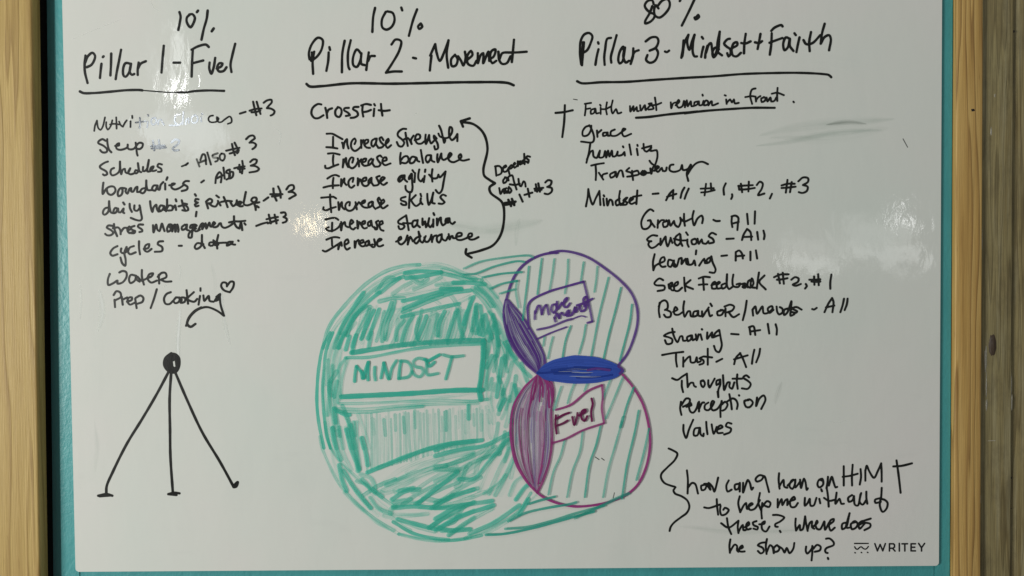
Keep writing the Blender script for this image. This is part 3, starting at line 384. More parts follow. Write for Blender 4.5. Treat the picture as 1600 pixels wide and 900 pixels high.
fuel_overlap:q24 363,2600 301,2536 250,2458 198,2377 154,2296 140,2204 121,2112;M30 395,2624 244,2431 151,2200 122,1948 133,1695 194,1450 316,1230;q28 431,2660 331,2559 251,2438 180,2307 144,2163 119,2015 129,1865;M32 383,2608 309,2533 254,2439 204,2344 166,2243 140,2136 122,2027;p24 422,2642 363,2572 295,2492 252,2400 199,2309 182,2208 159,2106;p30 282,2424 224,2313 195,2191 169,2067 169,1940 167,1813 186,1687;q32 471,2693 391,2595 309,2478 243,2345 196,2204 169,2056 171,1905;q26 404,2602 279,2402 199,2173 184,1928 195,1682 244,1444 337,1229;M24 232,2238 202,2054 202,1867 214,1681 247,1498 302,1330 374,1174;M22 201,1988 206,1828 219,1670 240,1513 281,1368 344,1230 415,1101;q21 437,2618 390,2554 348,2479 314,2397 281,2315 252,2228 244,2138;q32 450,2636 340,2428 261,2181 243,1917 258,1652 300,1399 384,1170;q22 443,2601 368,2469 303,2322 268,2164 251,2001 259,1836 268,1672;q29 453,2605 398,2515 355,2409 312,2302 291,2188 280,2071 274,1954;p26 373,2431 342,2357 310,2283 303,2203 296,2122 284,2042 286,1960;q29 478,2664 389,2464 305,2212 292,1942 292,1671 328,1411 391,1174;q32 474,2644 382,2436 311,2184 298,1916 309,1648 338,1391 399,1158;p21 473,2620 390,2407 325,2163 309,1905 324,1647 345,1400 397,1174;M27 477,2633 403,2429 332,2189 312,1935 316,1679 340,1432 389,1206;q28 469,2567 388,2341 349,2096 340,1843 348,1592 369,1354 413,1135;M20 483,2592 451,2522 425,2444 408,2365 374,2286 364,2203 349,2119;p22 493,2669 481,2563 438,2415 383,2263 372,2099 361,1935 366,1770;p23 384,2190 368,2016 372,1839 381,1664 384,1490 388,1330 410,1176;q20 503,2611 441,2393 393,2149 382,1896 383,1642 389,1398 414,1172;q28 512,2606 453,2390 398,2154 399,1907 399,1661 398,1423 412,1202;p32 512,2614 462,2391 401,2144 397,1885 397,1628 404,1381 418,1152;p30 519,2625 488,2398 432,2140 426,1872 424,1604 419,1350 427,1112;q20 519,2631 521,2560 503,2466 483,2369 451,2272 438,2171 431,2068;q25 456,2191 447,2020 450,1848 449,1676 444,1506 432,1347 428,1193;q20 459,1997 457,1849 458,1701 458,1554 446,1414 432,1278 429,1147;q28 469,2183 467,2001 462,1819 465,1638 449,1460 439,1293 430,1131;q24 500,2259 487,2126 486,1992 488,1856 486,1721 477,1588 472,1457;q22 514,2667 556,2459 507,2190 511,1912 502,1635 470,1368 435,1116;p21 518,2663 552,2624 570,2575 560,2508 552,2437 546,2366 532,2295;q32 534,2647 569,2531 556,2372 514,2212 517,2046 523,1880 512,1714;M29 586,2542 566,2319 541,2092 543,1861 529,1630 500,1408 456,1195;p30 558,2027 558,1933 550,1839 556,1744 542,1651 538,1557 523,1466;M29 577,2619 604,2548 595,2457 590,2364 568,2272 563,2178 565,2083;p30 585,2619 611,2505 607,2366 572,2230 577,2090 585,1949 582,1808;q30 616,2541 602,2321 585,2099 590,1874 580,1650 542,1432 477,1224;p26 523,2666 615,2485 593,2239 591,1989 590,1738 559,1490 489,1256;p27 585,2624 625,2413 599,2175 612,1934 600,1692 563,1455 484,1230;q20 561,2642 631,2441 609,2197 615,1950 608,1702 563,1460 489,1229;q22 566,2642 645,2546 642,2406 629,2266 627,2125 638,1984 635,1842;x13 401,2633 351,2583 299,2531 254,2467 221,2402 179,2337 158,2268;x20 415,2640 260,2445 156,2210 132,1952 141,1693 208,1442 327,1218;x18 431,2650 271,2442 166,2187 143,1910 176,1632 251,1371 387,1140;x13 467,2685 317,2481 201,2223 175,1938 198,1653 266,1382 388,1143;x20 250,2324 210,2127 193,1924 205,1720 237,1519 294,1334 379,1164;x14 416,2602 342,2491 283,2363 232,2230 213,2087 209,1943 211,1798;x17 468,2665 402,2552 341,2406 280,2253 254,2088 249,1920 256,1751;x13 471,2659 368,2444 278,2179 262,1896 277,1612 329,1345 415,1105;x15 481,2675 402,2493 315,2260 294,2006 297,1750 313,1497 359,1266;x12 328,2168 317,2023 316,1877 316,1731 333,1587 341,1447 362,1315;x17 462,2555 415,2409 363,2258 349,2096 343,1933 347,1769 347,1607;x16 495,2597 459,2513 430,2419 398,2325 371,2228 370,2127 359,2026;x15 496,2669 458,2474 390,2225 378,1960 374,1695 383,1437 406,1200;x18 405,2227 398,2100 388,1973 389,1845 395,1716 395,1590 393,1466;x20 506,2664 528,2610 512,2537 490,2450 476,2361 450,2273 437,2181;x19 454,2246 449,2050 446,1853 447,1656 442,1463 426,1282 428,1109;x19 548,2587 506,2376 465,2156 460,1929 456,1702 453,1478 433,1269;x15 477,1790 481,1666 477,1543 461,1425 446,1310 438,1198 431,1087;x14 521,2661 556,2618 569,2562 563,2489 552,2413 542,2337 518,2262;x13 555,2628 571,2494 554,2330 534,2165 530,1996 534,1827 520,1659;x18 537,2651 594,2564 583,2431 562,2297 544,2160 554,2021 546,1883;x19 607,2603 609,2382 590,2151 593,1917 574,1683 548,1454 481,1236;x13 625,2585 623,2470 626,2353 599,2239 597,2122 609,2004 608,1887;x15 625,2605 638,2383 610,2155 616,1923 612,1691 575,1463 494,1246;M23 440,2681 386,2539 348,2298;M24 454,2680 421,2539 393,2362;q30 468,2680 456,2538 438,2396;M26 482,2680 492,2538 481,2336;M29 496,2680 527,2538 526,2399;q28 511,2680 563,2538 569,2237;M29 525,2680 598,2537 613,2253;M31 539,2680 633,2537 658,2328
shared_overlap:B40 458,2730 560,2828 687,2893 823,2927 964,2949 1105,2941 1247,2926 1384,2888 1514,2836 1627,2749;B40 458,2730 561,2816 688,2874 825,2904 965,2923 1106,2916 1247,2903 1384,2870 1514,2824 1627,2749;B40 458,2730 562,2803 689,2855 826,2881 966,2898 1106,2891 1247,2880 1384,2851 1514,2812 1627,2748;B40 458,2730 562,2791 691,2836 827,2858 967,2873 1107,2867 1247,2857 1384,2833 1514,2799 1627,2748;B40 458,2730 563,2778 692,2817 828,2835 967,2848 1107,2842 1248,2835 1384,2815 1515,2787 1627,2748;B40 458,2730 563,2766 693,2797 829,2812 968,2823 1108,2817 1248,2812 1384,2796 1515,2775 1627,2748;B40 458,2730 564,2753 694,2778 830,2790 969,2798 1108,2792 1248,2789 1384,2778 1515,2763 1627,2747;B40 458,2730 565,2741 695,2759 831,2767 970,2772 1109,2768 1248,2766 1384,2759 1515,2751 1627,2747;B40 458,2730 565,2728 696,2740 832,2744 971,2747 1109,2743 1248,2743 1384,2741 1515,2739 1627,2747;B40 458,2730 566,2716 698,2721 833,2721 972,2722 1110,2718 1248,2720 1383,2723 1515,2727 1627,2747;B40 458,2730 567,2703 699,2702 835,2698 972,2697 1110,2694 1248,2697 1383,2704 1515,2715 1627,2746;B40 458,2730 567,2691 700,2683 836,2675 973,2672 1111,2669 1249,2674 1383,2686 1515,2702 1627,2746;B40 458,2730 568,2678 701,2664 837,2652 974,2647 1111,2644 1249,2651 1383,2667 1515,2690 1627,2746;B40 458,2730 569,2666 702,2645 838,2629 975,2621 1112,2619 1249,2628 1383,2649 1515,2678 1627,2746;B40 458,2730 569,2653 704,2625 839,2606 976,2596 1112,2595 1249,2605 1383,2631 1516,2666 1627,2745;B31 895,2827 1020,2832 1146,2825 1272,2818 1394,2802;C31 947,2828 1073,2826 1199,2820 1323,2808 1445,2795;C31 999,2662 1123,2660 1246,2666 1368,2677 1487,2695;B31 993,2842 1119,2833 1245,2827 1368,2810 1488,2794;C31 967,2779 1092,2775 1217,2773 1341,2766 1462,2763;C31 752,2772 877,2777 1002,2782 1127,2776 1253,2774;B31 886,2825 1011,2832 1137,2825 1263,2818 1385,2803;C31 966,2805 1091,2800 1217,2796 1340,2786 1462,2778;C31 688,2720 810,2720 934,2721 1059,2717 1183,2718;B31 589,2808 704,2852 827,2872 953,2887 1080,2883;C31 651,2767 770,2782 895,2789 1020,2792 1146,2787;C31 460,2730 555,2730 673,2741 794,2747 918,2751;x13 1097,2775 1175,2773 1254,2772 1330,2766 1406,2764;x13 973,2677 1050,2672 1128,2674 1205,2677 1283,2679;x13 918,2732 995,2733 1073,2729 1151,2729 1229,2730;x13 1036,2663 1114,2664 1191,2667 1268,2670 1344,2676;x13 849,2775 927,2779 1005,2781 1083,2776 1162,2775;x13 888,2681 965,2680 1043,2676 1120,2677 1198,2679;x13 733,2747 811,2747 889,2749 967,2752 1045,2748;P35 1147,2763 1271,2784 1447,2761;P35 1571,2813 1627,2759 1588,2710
percent_left:K38 -4397,7712 -4382,7657 -4396,7563 -4417,7472;K38 -4254,7679 -4295,7640 -4299,7577 -4250,7506 -4201,7576 -4188,7639 -4222,7684 -4262,7678;K38 -4158,7710 -4142,7730;K38 -4010,7729 -4025,7622 -4068,7481 -4102,7336;K38 -3960,7448 -3932,7487 -3949,7461
heading_fuel:K37 -5697,7135 -5711,7024 -5710,6914 -5677,6764;K37 -5704,7040 -5665,7126 -5600,7173 -5566,7133 -5579,7070 -5620,7008 -5685,6977;K37 -5480,7022 -5491,6943 -5505,6830;K37 -5459,7113 -5449,7123;K37 -5343,7160 -5350,7005 -5361,6863;K37 -5207,7209 -5237,7067 -5272,6910 -5290,6812;K37 -5075,7018 -5150,7027 -5183,6956 -5181,6861 -5154,6842 -5100,6908 -5075,7018 -5094,6908 -5066,6868 -5034,6879;K37 -4970,7033 -4985,6938 -4986,6867;K37 -4978,6954 -4943,7017 -4871,7051;K37 -4620,7258 -4639,7093 -4659,6896;K37 -4490,7028 -4402,7027;K37 -4224,7199 -4235,7057 -4247,6837;K37 -4240,7202 -4151,7246 -4040,7268 -4005,7236;K37 -4227,7018 -4155,7036 -4084,7053;K37 -3997,7023 -4003,6945 -3976,6873 -3942,6960 -3919,7086;K37 -3900,6941 -3839,6971 -3822,7009 -3862,7014 -3895,6959 -3872,6904 -3808,6908 -3767,6958;K37 -3642,7275 -3685,7115 -3711,6989 -3700,6894
underline_fuel:K37 -5785,6649 -5740,6627 -5597,6625 -5358,6642 -5150,6659 -4959,6660 -4927,6655;K19 -4943,6657 -4768,6641 -4593,6627 -4402,6623;K35 -4434,6622 -4323,6624 -4195,6639 -4004,6645 -3805,6637
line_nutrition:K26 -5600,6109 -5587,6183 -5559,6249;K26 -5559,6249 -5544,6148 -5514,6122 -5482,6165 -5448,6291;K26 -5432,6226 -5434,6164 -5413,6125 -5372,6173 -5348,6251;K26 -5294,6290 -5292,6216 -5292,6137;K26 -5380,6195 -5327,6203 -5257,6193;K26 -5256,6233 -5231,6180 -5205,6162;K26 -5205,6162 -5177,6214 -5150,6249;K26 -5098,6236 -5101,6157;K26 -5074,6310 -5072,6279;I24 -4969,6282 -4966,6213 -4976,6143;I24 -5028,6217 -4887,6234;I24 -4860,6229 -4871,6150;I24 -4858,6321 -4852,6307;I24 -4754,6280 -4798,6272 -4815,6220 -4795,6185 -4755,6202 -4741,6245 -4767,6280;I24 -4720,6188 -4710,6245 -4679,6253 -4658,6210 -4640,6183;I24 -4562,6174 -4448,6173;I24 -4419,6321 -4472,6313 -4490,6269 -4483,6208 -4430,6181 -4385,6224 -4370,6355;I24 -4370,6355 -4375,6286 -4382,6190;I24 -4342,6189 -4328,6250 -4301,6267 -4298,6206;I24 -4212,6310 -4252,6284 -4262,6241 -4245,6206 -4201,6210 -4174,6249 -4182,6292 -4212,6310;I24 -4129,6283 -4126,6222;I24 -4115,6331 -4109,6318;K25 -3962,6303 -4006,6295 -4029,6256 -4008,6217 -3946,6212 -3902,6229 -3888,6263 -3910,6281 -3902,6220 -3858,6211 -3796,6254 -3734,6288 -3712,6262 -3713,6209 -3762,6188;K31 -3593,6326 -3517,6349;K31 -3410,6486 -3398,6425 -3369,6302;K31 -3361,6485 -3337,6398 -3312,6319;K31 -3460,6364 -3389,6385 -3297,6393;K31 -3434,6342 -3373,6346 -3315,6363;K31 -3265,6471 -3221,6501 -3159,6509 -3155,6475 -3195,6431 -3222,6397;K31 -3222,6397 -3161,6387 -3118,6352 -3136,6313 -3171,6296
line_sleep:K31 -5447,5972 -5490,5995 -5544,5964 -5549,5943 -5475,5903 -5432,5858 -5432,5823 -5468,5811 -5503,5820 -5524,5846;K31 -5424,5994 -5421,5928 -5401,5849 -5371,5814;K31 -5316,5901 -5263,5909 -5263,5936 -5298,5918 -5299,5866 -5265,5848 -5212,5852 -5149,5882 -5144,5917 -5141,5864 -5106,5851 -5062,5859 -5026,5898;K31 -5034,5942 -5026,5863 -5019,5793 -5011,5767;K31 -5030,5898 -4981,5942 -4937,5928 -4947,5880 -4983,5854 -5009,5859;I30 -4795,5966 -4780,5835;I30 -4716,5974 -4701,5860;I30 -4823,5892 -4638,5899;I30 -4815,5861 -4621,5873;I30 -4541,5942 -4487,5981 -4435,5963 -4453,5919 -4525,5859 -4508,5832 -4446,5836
line_schedules:K31 -5422,5688 -5462,5675 -5534,5623 -5526,5601 -5447,5552 -5435,5517 -5475,5500 -5492,5513;K31 -5340,5599 -5376,5582 -5390,5534 -5369,5499 -5325,5507 -5271,5550 -5255,5686;K31 -5255,5686 -5252,5594 -5241,5515 -5218,5576 -5191,5585 -5183,5541 -5157,5527 -5130,5558 -5116,5593 -5129,5575 -5148,5532 -5113,5510 -5069,5522;K31 -5007,5557 -5042,5566 -5056,5531 -5034,5522 -5002,5557 -5009,5662 -5001,5592 -4989,5548 -4967,5539;K31 -4939,5609 -4940,5556 -4919,5552 -4882,5591 -4858,5704;K31 -4858,5704 -4878,5608 -4879,5547 -4830,5555;K29 -4830,5564 -4803,5590 -4794,5616 -4825,5608 -4843,5573 -4804,5551 -4760,5563;K29 -4679,5641 -4723,5651 -4741,5616 -4689,5580 -4690,5545 -4734,5541;G26 -4406,5613 -4362,5630 -4322,5651;G31 -4353,5630 -4322,5656;G31 -4198,5707 -4164,5610;G31 -4149,5698 -4113,5776 -4086,5767 -4071,5640;G31 -4163,5663 -4070,5697;G31 -4051,5797 -4030,5723 -4005,5635;G31 -3910,5787 -3981,5757 -3973,5731 -3911,5722 -3912,5687 -3943,5674;G31 -3857,5783 -3880,5757 -3876,5704 -3842,5686 -3814,5721 -3818,5773 -3857,5783;K31 -3710,5912 -3694,5825 -3673,5759;K31 -3674,5930 -3645,5868 -3624,5807 -3642,5785;K31 -3791,5821 -3716,5838 -3610,5859;K31 -3743,5782 -3672,5803 -3619,5828;K31 -3515,5976 -3466,6019 -3413,6023 -3396,5988 -3441,5954 -3468,5928;K31 -3468,5928 -3415,5927 -3380,5901 -3394,5866 -3430,5840
line_boundaries:K32 -5490,5399 -5501,5325 -5503,5246 -5453,5315 -5399,5346 -5346,5341 -5325,5297 -5348,5253 -5393,5231 -5432,5254 -5448,5315;K32 -5214,5322 -5258,5322 -5295,5261 -5287,5213 -5243,5234 -5228,5296 -5241,5322 -5179,5313 -5189,5278 -5163,5247 -5131,5312 -5109,5321 -5109,5277 -5083,5273 -5047,5329 -5024,5338 -5026,5268 -4986,5272;K32 -4915,5319 -4959,5311 -4986,5267 -4951,5249 -4915,5284 -4899,5424;K32 -4899,5424 -4896,5345 -4880,5293 -4827,5292;K32 -4746,5353 -4799,5353 -4822,5301 -4783,5283 -4756,5327 -4746,5353 -4747,5309 -4721,5296 -4702,5361 -4666,5400;K32 -4640,5378 -4640,5299;K32 -4607,5465 -4621,5431;K32 -4583,5356 -4535,5360 -4508,5377 -4543,5377 -4553,5325 -4510,5298 -4447,5315 -4394,5350;K32 -4313,5410 -4357,5411 -4393,5376 -4333,5331 -4342,5296 -4413,5275;K31 -4142,5391 -4106,5417;K31 -3948,5381 -3934,5468 -3888,5529 -3863,5502 -3863,5450 -3873,5389;K31 -3925,5446 -3845,5485;K31 -3834,5590 -3827,5528 -3820,5441;K31 -3747,5563 -3791,5546 -3792,5519 -3748,5501 -3758,5449 -3793,5427;K31 -3747,5536 -3704,5527 -3709,5466 -3749,5440 -3757,5484 -3739,5528;K31 -3573,5679 -3566,5605 -3581,5509;K31 -3614,5627 -3607,5526;K31 -3685,5580 -3614,5597 -3544,5605;K31 -3632,5570 -3544,5574;K31 -3464,5665 -3419,5700 -3375,5691 -3385,5647 -3456,5613;K31 -3456,5613 -3385,5603 -3346,5568 -3369,5542 -3475,5521
line_habits:K32 -5424,5017 -5423,5052 -5467,5052 -5499,5017 -5504,4973 -5483,4960 -5433,4999 -5417,5144;K32 -5417,5144 -5410,5052 -5394,4990 -5363,4981;K32 -5300,5042 -5335,5051 -5358,5016 -5359,4981 -5327,4989 -5295,5042 -5292,4998 -5266,4989 -5220,5041 -5226,4988 -5213,4980;K32 -5223,5125 -5206,5098;K32 -5135,5106 -5132,5049 -5107,4996;K32 -5069,5084 -5071,5022 -5036,5009 -4991,5057;K32 -4999,5083 -4983,4986 -4972,4898 -4994,4876 -5056,4886 -5122,4913;K32 -4852,5139 -4845,5064 -4824,4994 -4805,5055 -4769,5090 -4762,5037 -4740,4997 -4710,5001;K32 -4664,5071 -4708,5080 -4731,5037 -4718,5006 -4683,5019 -4660,5071 -4656,5018 -4630,5009;K32 -4618,5163 -4620,5088 -4635,5001;K32 -4630,5027 -4593,5079 -4549,5070 -4550,5017 -4603,5009;K32 -4550,5017 -4509,5079 -4497,5017;K32 -4499,5162 -4491,5135;K32 -4416,5148 -4399,5078 -4374,5016;K32 -4461,5065 -4346,5095;K32 -4346,5095 -4390,5104 -4338,5051 -4330,5016 -4365,5003 -4409,5012;K32 -4233,5230 -4220,5208;K32 -4186,5159 -4221,5164 -4231,5129 -4196,5115 -4236,5089 -4223,5063 -4188,5071;K32 -4216,4988 -4226,4927;K32 -4081,5127 -4056,5035;K32 -4072,5136 -4027,5166 -3997,5144 -4011,5109 -4055,5101;K32 -4046,5105 -3994,5065 -3950,5060 -3914,5117;K32 -3918,5135 -3884,5073;K32 -3938,5209 -3904,5183;K32 -3837,5187 -3808,5116 -3787,5050;K32 -3874,5121 -3790,5134 -3728,5129;K32 -3746,5116 -3712,5063 -3667,5097 -3658,5141;K32 -3659,5080 -3623,5123 -3596,5114 -3624,5079 -3659,5088 -3615,5057 -3580,5061;K32 -3532,5254 -3551,5167 -3562,5088 -3518,5070 -3429,5104 -3385,5139 -3393,5174 -3437,5174 -3459,5139 -3412,5104 -3368,5108;K32 -3421,5095 -3404,5051 -3400,5007;K32 -3386,5060 -3360,5042;K32 -3376,5104 -3350,5112;K32 -3288,5133 -3225,5177;K32 -3153,5299 -3145,5215 -3112,5132;K32 -3086,5325 -3057,5250 -3054,5171;K32 -3194,5220 -3031,5219;K32 -3172,5189 -3058,5202;K32 -2973,5284 -2932,5336 -2879,5340 -2871,5292 -2942,5249;K32 -2942,5249 -2881,5244 -2846,5208 -2882,5187 -2935,5157
line_stress:K32 -5371,4805 -5437,4810 -5456,4784 -5395,4744 -5369,4708 -5405,4678 -5458,4678 -5480,4696;K32 -5357,4831 -5350,4752 -5317,4664;K32 -5372,4774 -5297,4782 -5271,4743 -5268,4690;K32 -5267,4716 -5217,4777 -5182,4777;K32 -5165,4742 -5120,4768 -5146,4794 -5174,4751 -5148,4706 -5104,4715;K32 -5075,4802 -5120,4785 -5112,4750 -5068,4732 -5078,4706 -5148,4706;K32 -4956,4819 -5013,4819 -5027,4793 -4971,4749 -4971,4727 -5007,4718;K32 -4819,4809 -4813,4712 -4775,4817 -4759,4747 -4733,4729 -4695,4830 -4679,4781 -4662,4728;K32 -4599,4816 -4626,4763 -4618,4719 -4574,4745 -4563,4815 -4599,4816 -4565,4745 -4556,4723 -4533,4806 -4515,4815 -4512,4718 -4484,4815 -4468,4744 -4473,4718;K32 -4378,4814 -4423,4779 -4419,4744 -4370,4761 -4352,4814 -4353,4743 -4327,4734;K32 -4246,4813 -4299,4804 -4308,4769 -4273,4778 -4263,4813 -4283,4690 -4293,4637 -4329,4637 -4327,4690 -4283,4734 -4229,4760;K32 -4255,4778 -4219,4799 -4241,4813 -4260,4751 -4230,4720 -4176,4742;K32 -4194,4742 -4149,4821 -4131,4829 -4141,4750 -4095,4829 -4084,4758 -4042,4837 -4026,4784 -3990,4784;K32 -3990,4802 -3963,4828 -3980,4845 -3999,4810 -3982,4775 -3929,4788 -3901,4827 -3884,4827 -3876,4792 -3841,4765 -3779,4782 -3725,4817;K32 -3701,4922 -3698,4834 -3664,4772 -3629,4754;K32 -3769,4839 -3698,4852 -3628,4851 -3548,4859;K32 -3629,4754 -3606,4833 -3590,4732;K32 -3558,4824 -3545,4806;K32 -3395,4788 -3311,4818 -3244,4834;K32 -3221,4940 -3196,4821;K32 -3141,4939 -3117,4820;K32 -3252,4878 -3177,4895 -3098,4908;K32 -3236,4821 -3160,4847 -3098,4864;K32 -3053,4965 -3000,4968 -2987,4933 -3018,4907;K32 -3018,4907 -2975,4880 -2984,4845 -3029,4828
line_cycles:K32 -5316,4527 -5376,4495 -5417,4429 -5391,4396 -5318,4415;K32 -5263,4494 -5271,4448 -5238,4428 -5184,4460 -5190,4513;K32 -5190,4513 -5222,4434 -5207,4341 -5215,4256 -5254,4289 -5277,4368;K32 -5090,4525 -5144,4506 -5171,4447 -5146,4414 -5066,4439;K32 -5016,4591 -5018,4498 -5007,4412;K32 -4952,4485 -4892,4497 -4878,4550 -4924,4537 -4946,4471 -4906,4445 -4846,4484;K32 -4685,4588 -4745,4582 -4759,4549 -4700,4509 -4701,4456 -4800,4444;K32 -4468,4524 -4428,4524;K32 -4130,4543 -4215,4557 -4250,4505 -4230,4478 -4163,4517 -4147,4669;K32 -4147,4669 -4143,4557 -4111,4490;K32 -3983,4568 -4043,4562 -4050,4529 -4004,4522 -3977,4562 -3971,4529 -3925,4535;K32 -3922,4667 -3944,4568 -3939,4482;K32 -3990,4595 -3944,4562 -3845,4561 -3792,4560;K32 -3725,4573 -3785,4567 -3806,4521 -3746,4547 -3725,4573 -3733,4540 -3693,4533;K32 -3648,4589 -3643,4584
line_water:K32 -5430,4145 -5458,4066 -5453,3993 -5380,4019 -5326,4051 -5327,4012 -5260,4024 -5199,4103 -5204,4169 -5257,4183 -5297,4164;K32 -5066,4115 -5139,4129 -5166,4063 -5148,4017 -5087,4049 -5066,4115 -5060,4062 -5021,4035;K32 -4985,4194 -4987,4101 -4962,3995;K32 -5046,4102 -4994,4048 -4941,4068 -4861,4100;K32 -4914,4087 -4847,4113 -4833,4146 -4886,4134 -4908,4074 -4862,4021 -4782,4047;K32 -4754,4126 -4750,4007;K32 -4768,4099 -4714,4152 -4661,4151 -4648,4098 -4729,4059;K32 -4729,4059 -4663,4032 -4583,4034
line_cooking:K32 -5372,3787 -5367,3687;K32 -5383,3853 -5342,3906 -5290,3885 -5284,3826 -5365,3780;K32 -5271,3826 -5260,3719;K32 -5265,3786 -5198,3818;K32 -5200,3759 -5133,3785 -5132,3818 -5179,3812 -5193,3759 -5161,3719 -5094,3745;K32 -5086,3798 -5069,3671;K32 -5079,3811 -5012,3843 -4973,3810 -4987,3757 -5054,3731;K32 -4785,3927 -4827,3795 -4874,3670;K32 -4593,3886 -4653,3860 -4688,3794 -4669,3728 -4616,3721 -4562,3767;K32 -4522,3813 -4556,3767 -4536,3733 -4483,3753 -4475,3806 -4522,3813;K32 -4475,3812 -4443,3779 -4457,3739 -4403,3752 -4396,3805 -4442,3812;K32 -4374,3911 -4357,3725;K32 -4275,3883 -4363,3791 -4271,3751 -4230,3790;K32 -4190,3830 -4212,3711;K32 -4181,3936 -4182,3902;K32 -4143,3836 -4131,3763 -4070,3829 -4058,3762 -4005,3749;K32 -3918,3827 -3958,3801 -3985,3762 -3939,3775 -3911,3854 -3964,3815;K32 -3917,3847 -3907,3708 -3863,3555;K32 -3863,3555 -3968,3629 -4100,3676 -4220,3644 -4301,3579 -4355,3506 -4390,3420;K37 -4175,3671 -4275,3617 -4355,3519 -4373,3441 -4328,3405 -4262,3444
heart:K32 -3816,3959 -3822,4005 -3875,4012 -3895,3966 -3857,3906 -3778,3879 -3778,3879 -3730,3945 -3722,4018 -3762,4025 -3809,3972
percent_middle:K37 -1721,7743 -1748,7624 -1763,7418;K37 -1576,7688 -1630,7581 -1625,7478 -1569,7447 -1496,7487 -1457,7580 -1483,7673 -1555,7694;K37 -1363,7743 -1351,7706;K37 -1148,7717 -1203,7577 -1264,7361;K37 -1100,7525 -1138,7484 -1122,7453 -1080,7483 -1100,7525
heading_movement:K37 -2562,7157 -2585,7034 -2581,6858;K37 -2626,7055 -2635,7137 -2592,7261 -2507,7347 -2445,7317 -2457,7198 -2521,7095 -2605,7034;K37 -2593,7147 -2589,7034 -2563,7075;K37 -2364,7145 -2372,7032 -2399,6897;K37 -2353,7217 -2345,7180;K37 -2143,7302 -2177,7133 -2187,6875;K37 -2060,7307 -2100,7132 -2096,6946 -2082,6915;K37 -1917,7120 -1978,7183 -2032,7070 -2027,6966 -1982,6945 -1928,7048 -1917,7130 -1919,6986 -1873,6969;K37 -1816,7140 -1835,7026 -1853,6903;K37 -1824,7026 -1792,7088 -1734,7091;K37 -1503,7246 -1446,7312 -1373,7290 -1396,7167 -1502,6982 -1583,6863;K37 -1583,6863 -1483,6878 -1368,6877;K37 -1210,7062 -1172,7053;K37 -959,7090 -971,6997 -983,6888;K37 -976,7090 -906,7244;K37 -906,7244 -886,7120 -846,7017 -782,7140 -724,7294;K37 -724,7294 -751,7098 -732,6923;K37 -637,7097 -690,7036 -680,6943 -628,6953 -602,7035 -637,7097;K37 -595,7076 -555,7014 -524,6952 -492,7055 -501,7137;K37 -461,7034 -398,7095 -418,7147 -471,7075 -461,6972 -389,6946 -346,7012;K37 -325,7115 -326,6981 -283,7094 -252,7114 -253,6980 -211,7072 -179,7134 -170,7010;K37 -169,7031 -107,7071 -85,7164 -137,7144 -159,7051 -128,6979 -76,7009;K37 -44,7133 -34,7019 7,6967 69,6977 122,7069;K37 -34,7019 8,7112 50,7122;K37 170,7292 154,7131 138,6991;K37 50,7122 185,7120 341,7129
underline_movement:K40 -2673,6720 -2632,6687 -2465,6689 -2068,6723 -1505,6713 -964,6718 -443,6723 77,6708 160,6676
line_crossfit:K34 -2477,6440 -2519,6447 -2593,6395 -2613,6317 -2575,6258 -2522,6253 -2449,6292;K34 -2421,6393 -2405,6328 -2397,6256;K34 -2403,6315 -2376,6367 -2329,6386;K34 -2250,6398 -2284,6353 -2278,6287 -2232,6267 -2199,6326 -2211,6385 -2250,6402;K34 -2099,6390 -2158,6384 -2165,6358 -2113,6325 -2087,6292 -2140,6280;K34 -1967,6402 -2033,6396 -2040,6370 -1988,6337 -1975,6291 -2022,6259 -2075,6253;K34 -1908,6421 -1915,6349 -1903,6271;K34 -1928,6421 -1861,6440 -1796,6427;K34 -1909,6330 -1850,6338 -1797,6359;K34 -1751,6374 -1761,6276;K34 -1750,6437 -1741,6420;K34 -1658,6438 -1652,6360 -1640,6281;K34 -1689,6354 -1613,6344 -1540,6352
line_strength:K32 -2407,6040 -2332,6039 -2263,6004 -2193,5964;K32 -2320,5996 -2324,5856;K32 -2414,5857 -2344,5852 -2265,5838;K32 -2198,5916 -2189,5898 -2181,5841 -2167,5915 -2131,5963 -2128,5898 -2111,5836;K32 -2027,5897 -2009,5940 -2026,5971 -2066,5932 -2076,5862 -2054,5818 -2024,5801 -1975,5826 -1935,5870;K32 -1938,5948 -1935,5843;K32 -1935,5887 -1908,5948 -1886,5935;K32 -1891,5887 -1842,5921 -1842,5952 -1877,5948 -1895,5887 -1861,5847 -1817,5842;K32 -1745,5968 -1789,5938 -1794,5877 -1773,5859 -1732,5920 -1723,5968 -1733,5894 -1703,5846;K32 -1631,5945 -1657,5985 -1683,5972 -1667,5920 -1628,5875 -1659,5845 -1703,5841;K32 -1597,5893 -1557,5936 -1565,5962 -1592,5936 -1601,5875 -1575,5840 -1527,5875;K32 -1318,6095 -1366,6096 -1428,6048 -1433,6005 -1376,5952 -1346,5908 -1378,5856 -1421,5865 -1447,5917;K32 -1327,6043 -1315,5960 -1298,5864;K32 -1359,5947 -1297,5973 -1271,5942 -1245,5889;K32 -1245,5889 -1254,5942 -1218,6003;K32 -1201,5941 -1130,5967 -1130,6011 -1169,6020 -1196,5959 -1166,5897 -1114,5893 -1070,5923;K32 -1051,6014 -1056,5957 -1048,5888 -1016,5966 -1003,6009 -999,5948 -978,5896 -938,5930;K32 -902,5960 -937,6000 -937,5965 -903,5921 -886,5877 -886,5825 -922,5812 -934,5856;K32 -865,6135 -840,6078 -815,5973 -798,5903 -784,5937 -797,5964 -858,5991 -875,6026;K32 -797,5964 -744,5972 -691,6041 -690,6102 -716,6116 -731,6033 -727,5989 -692,5937 -639,5980 -617,6019 -618,5923
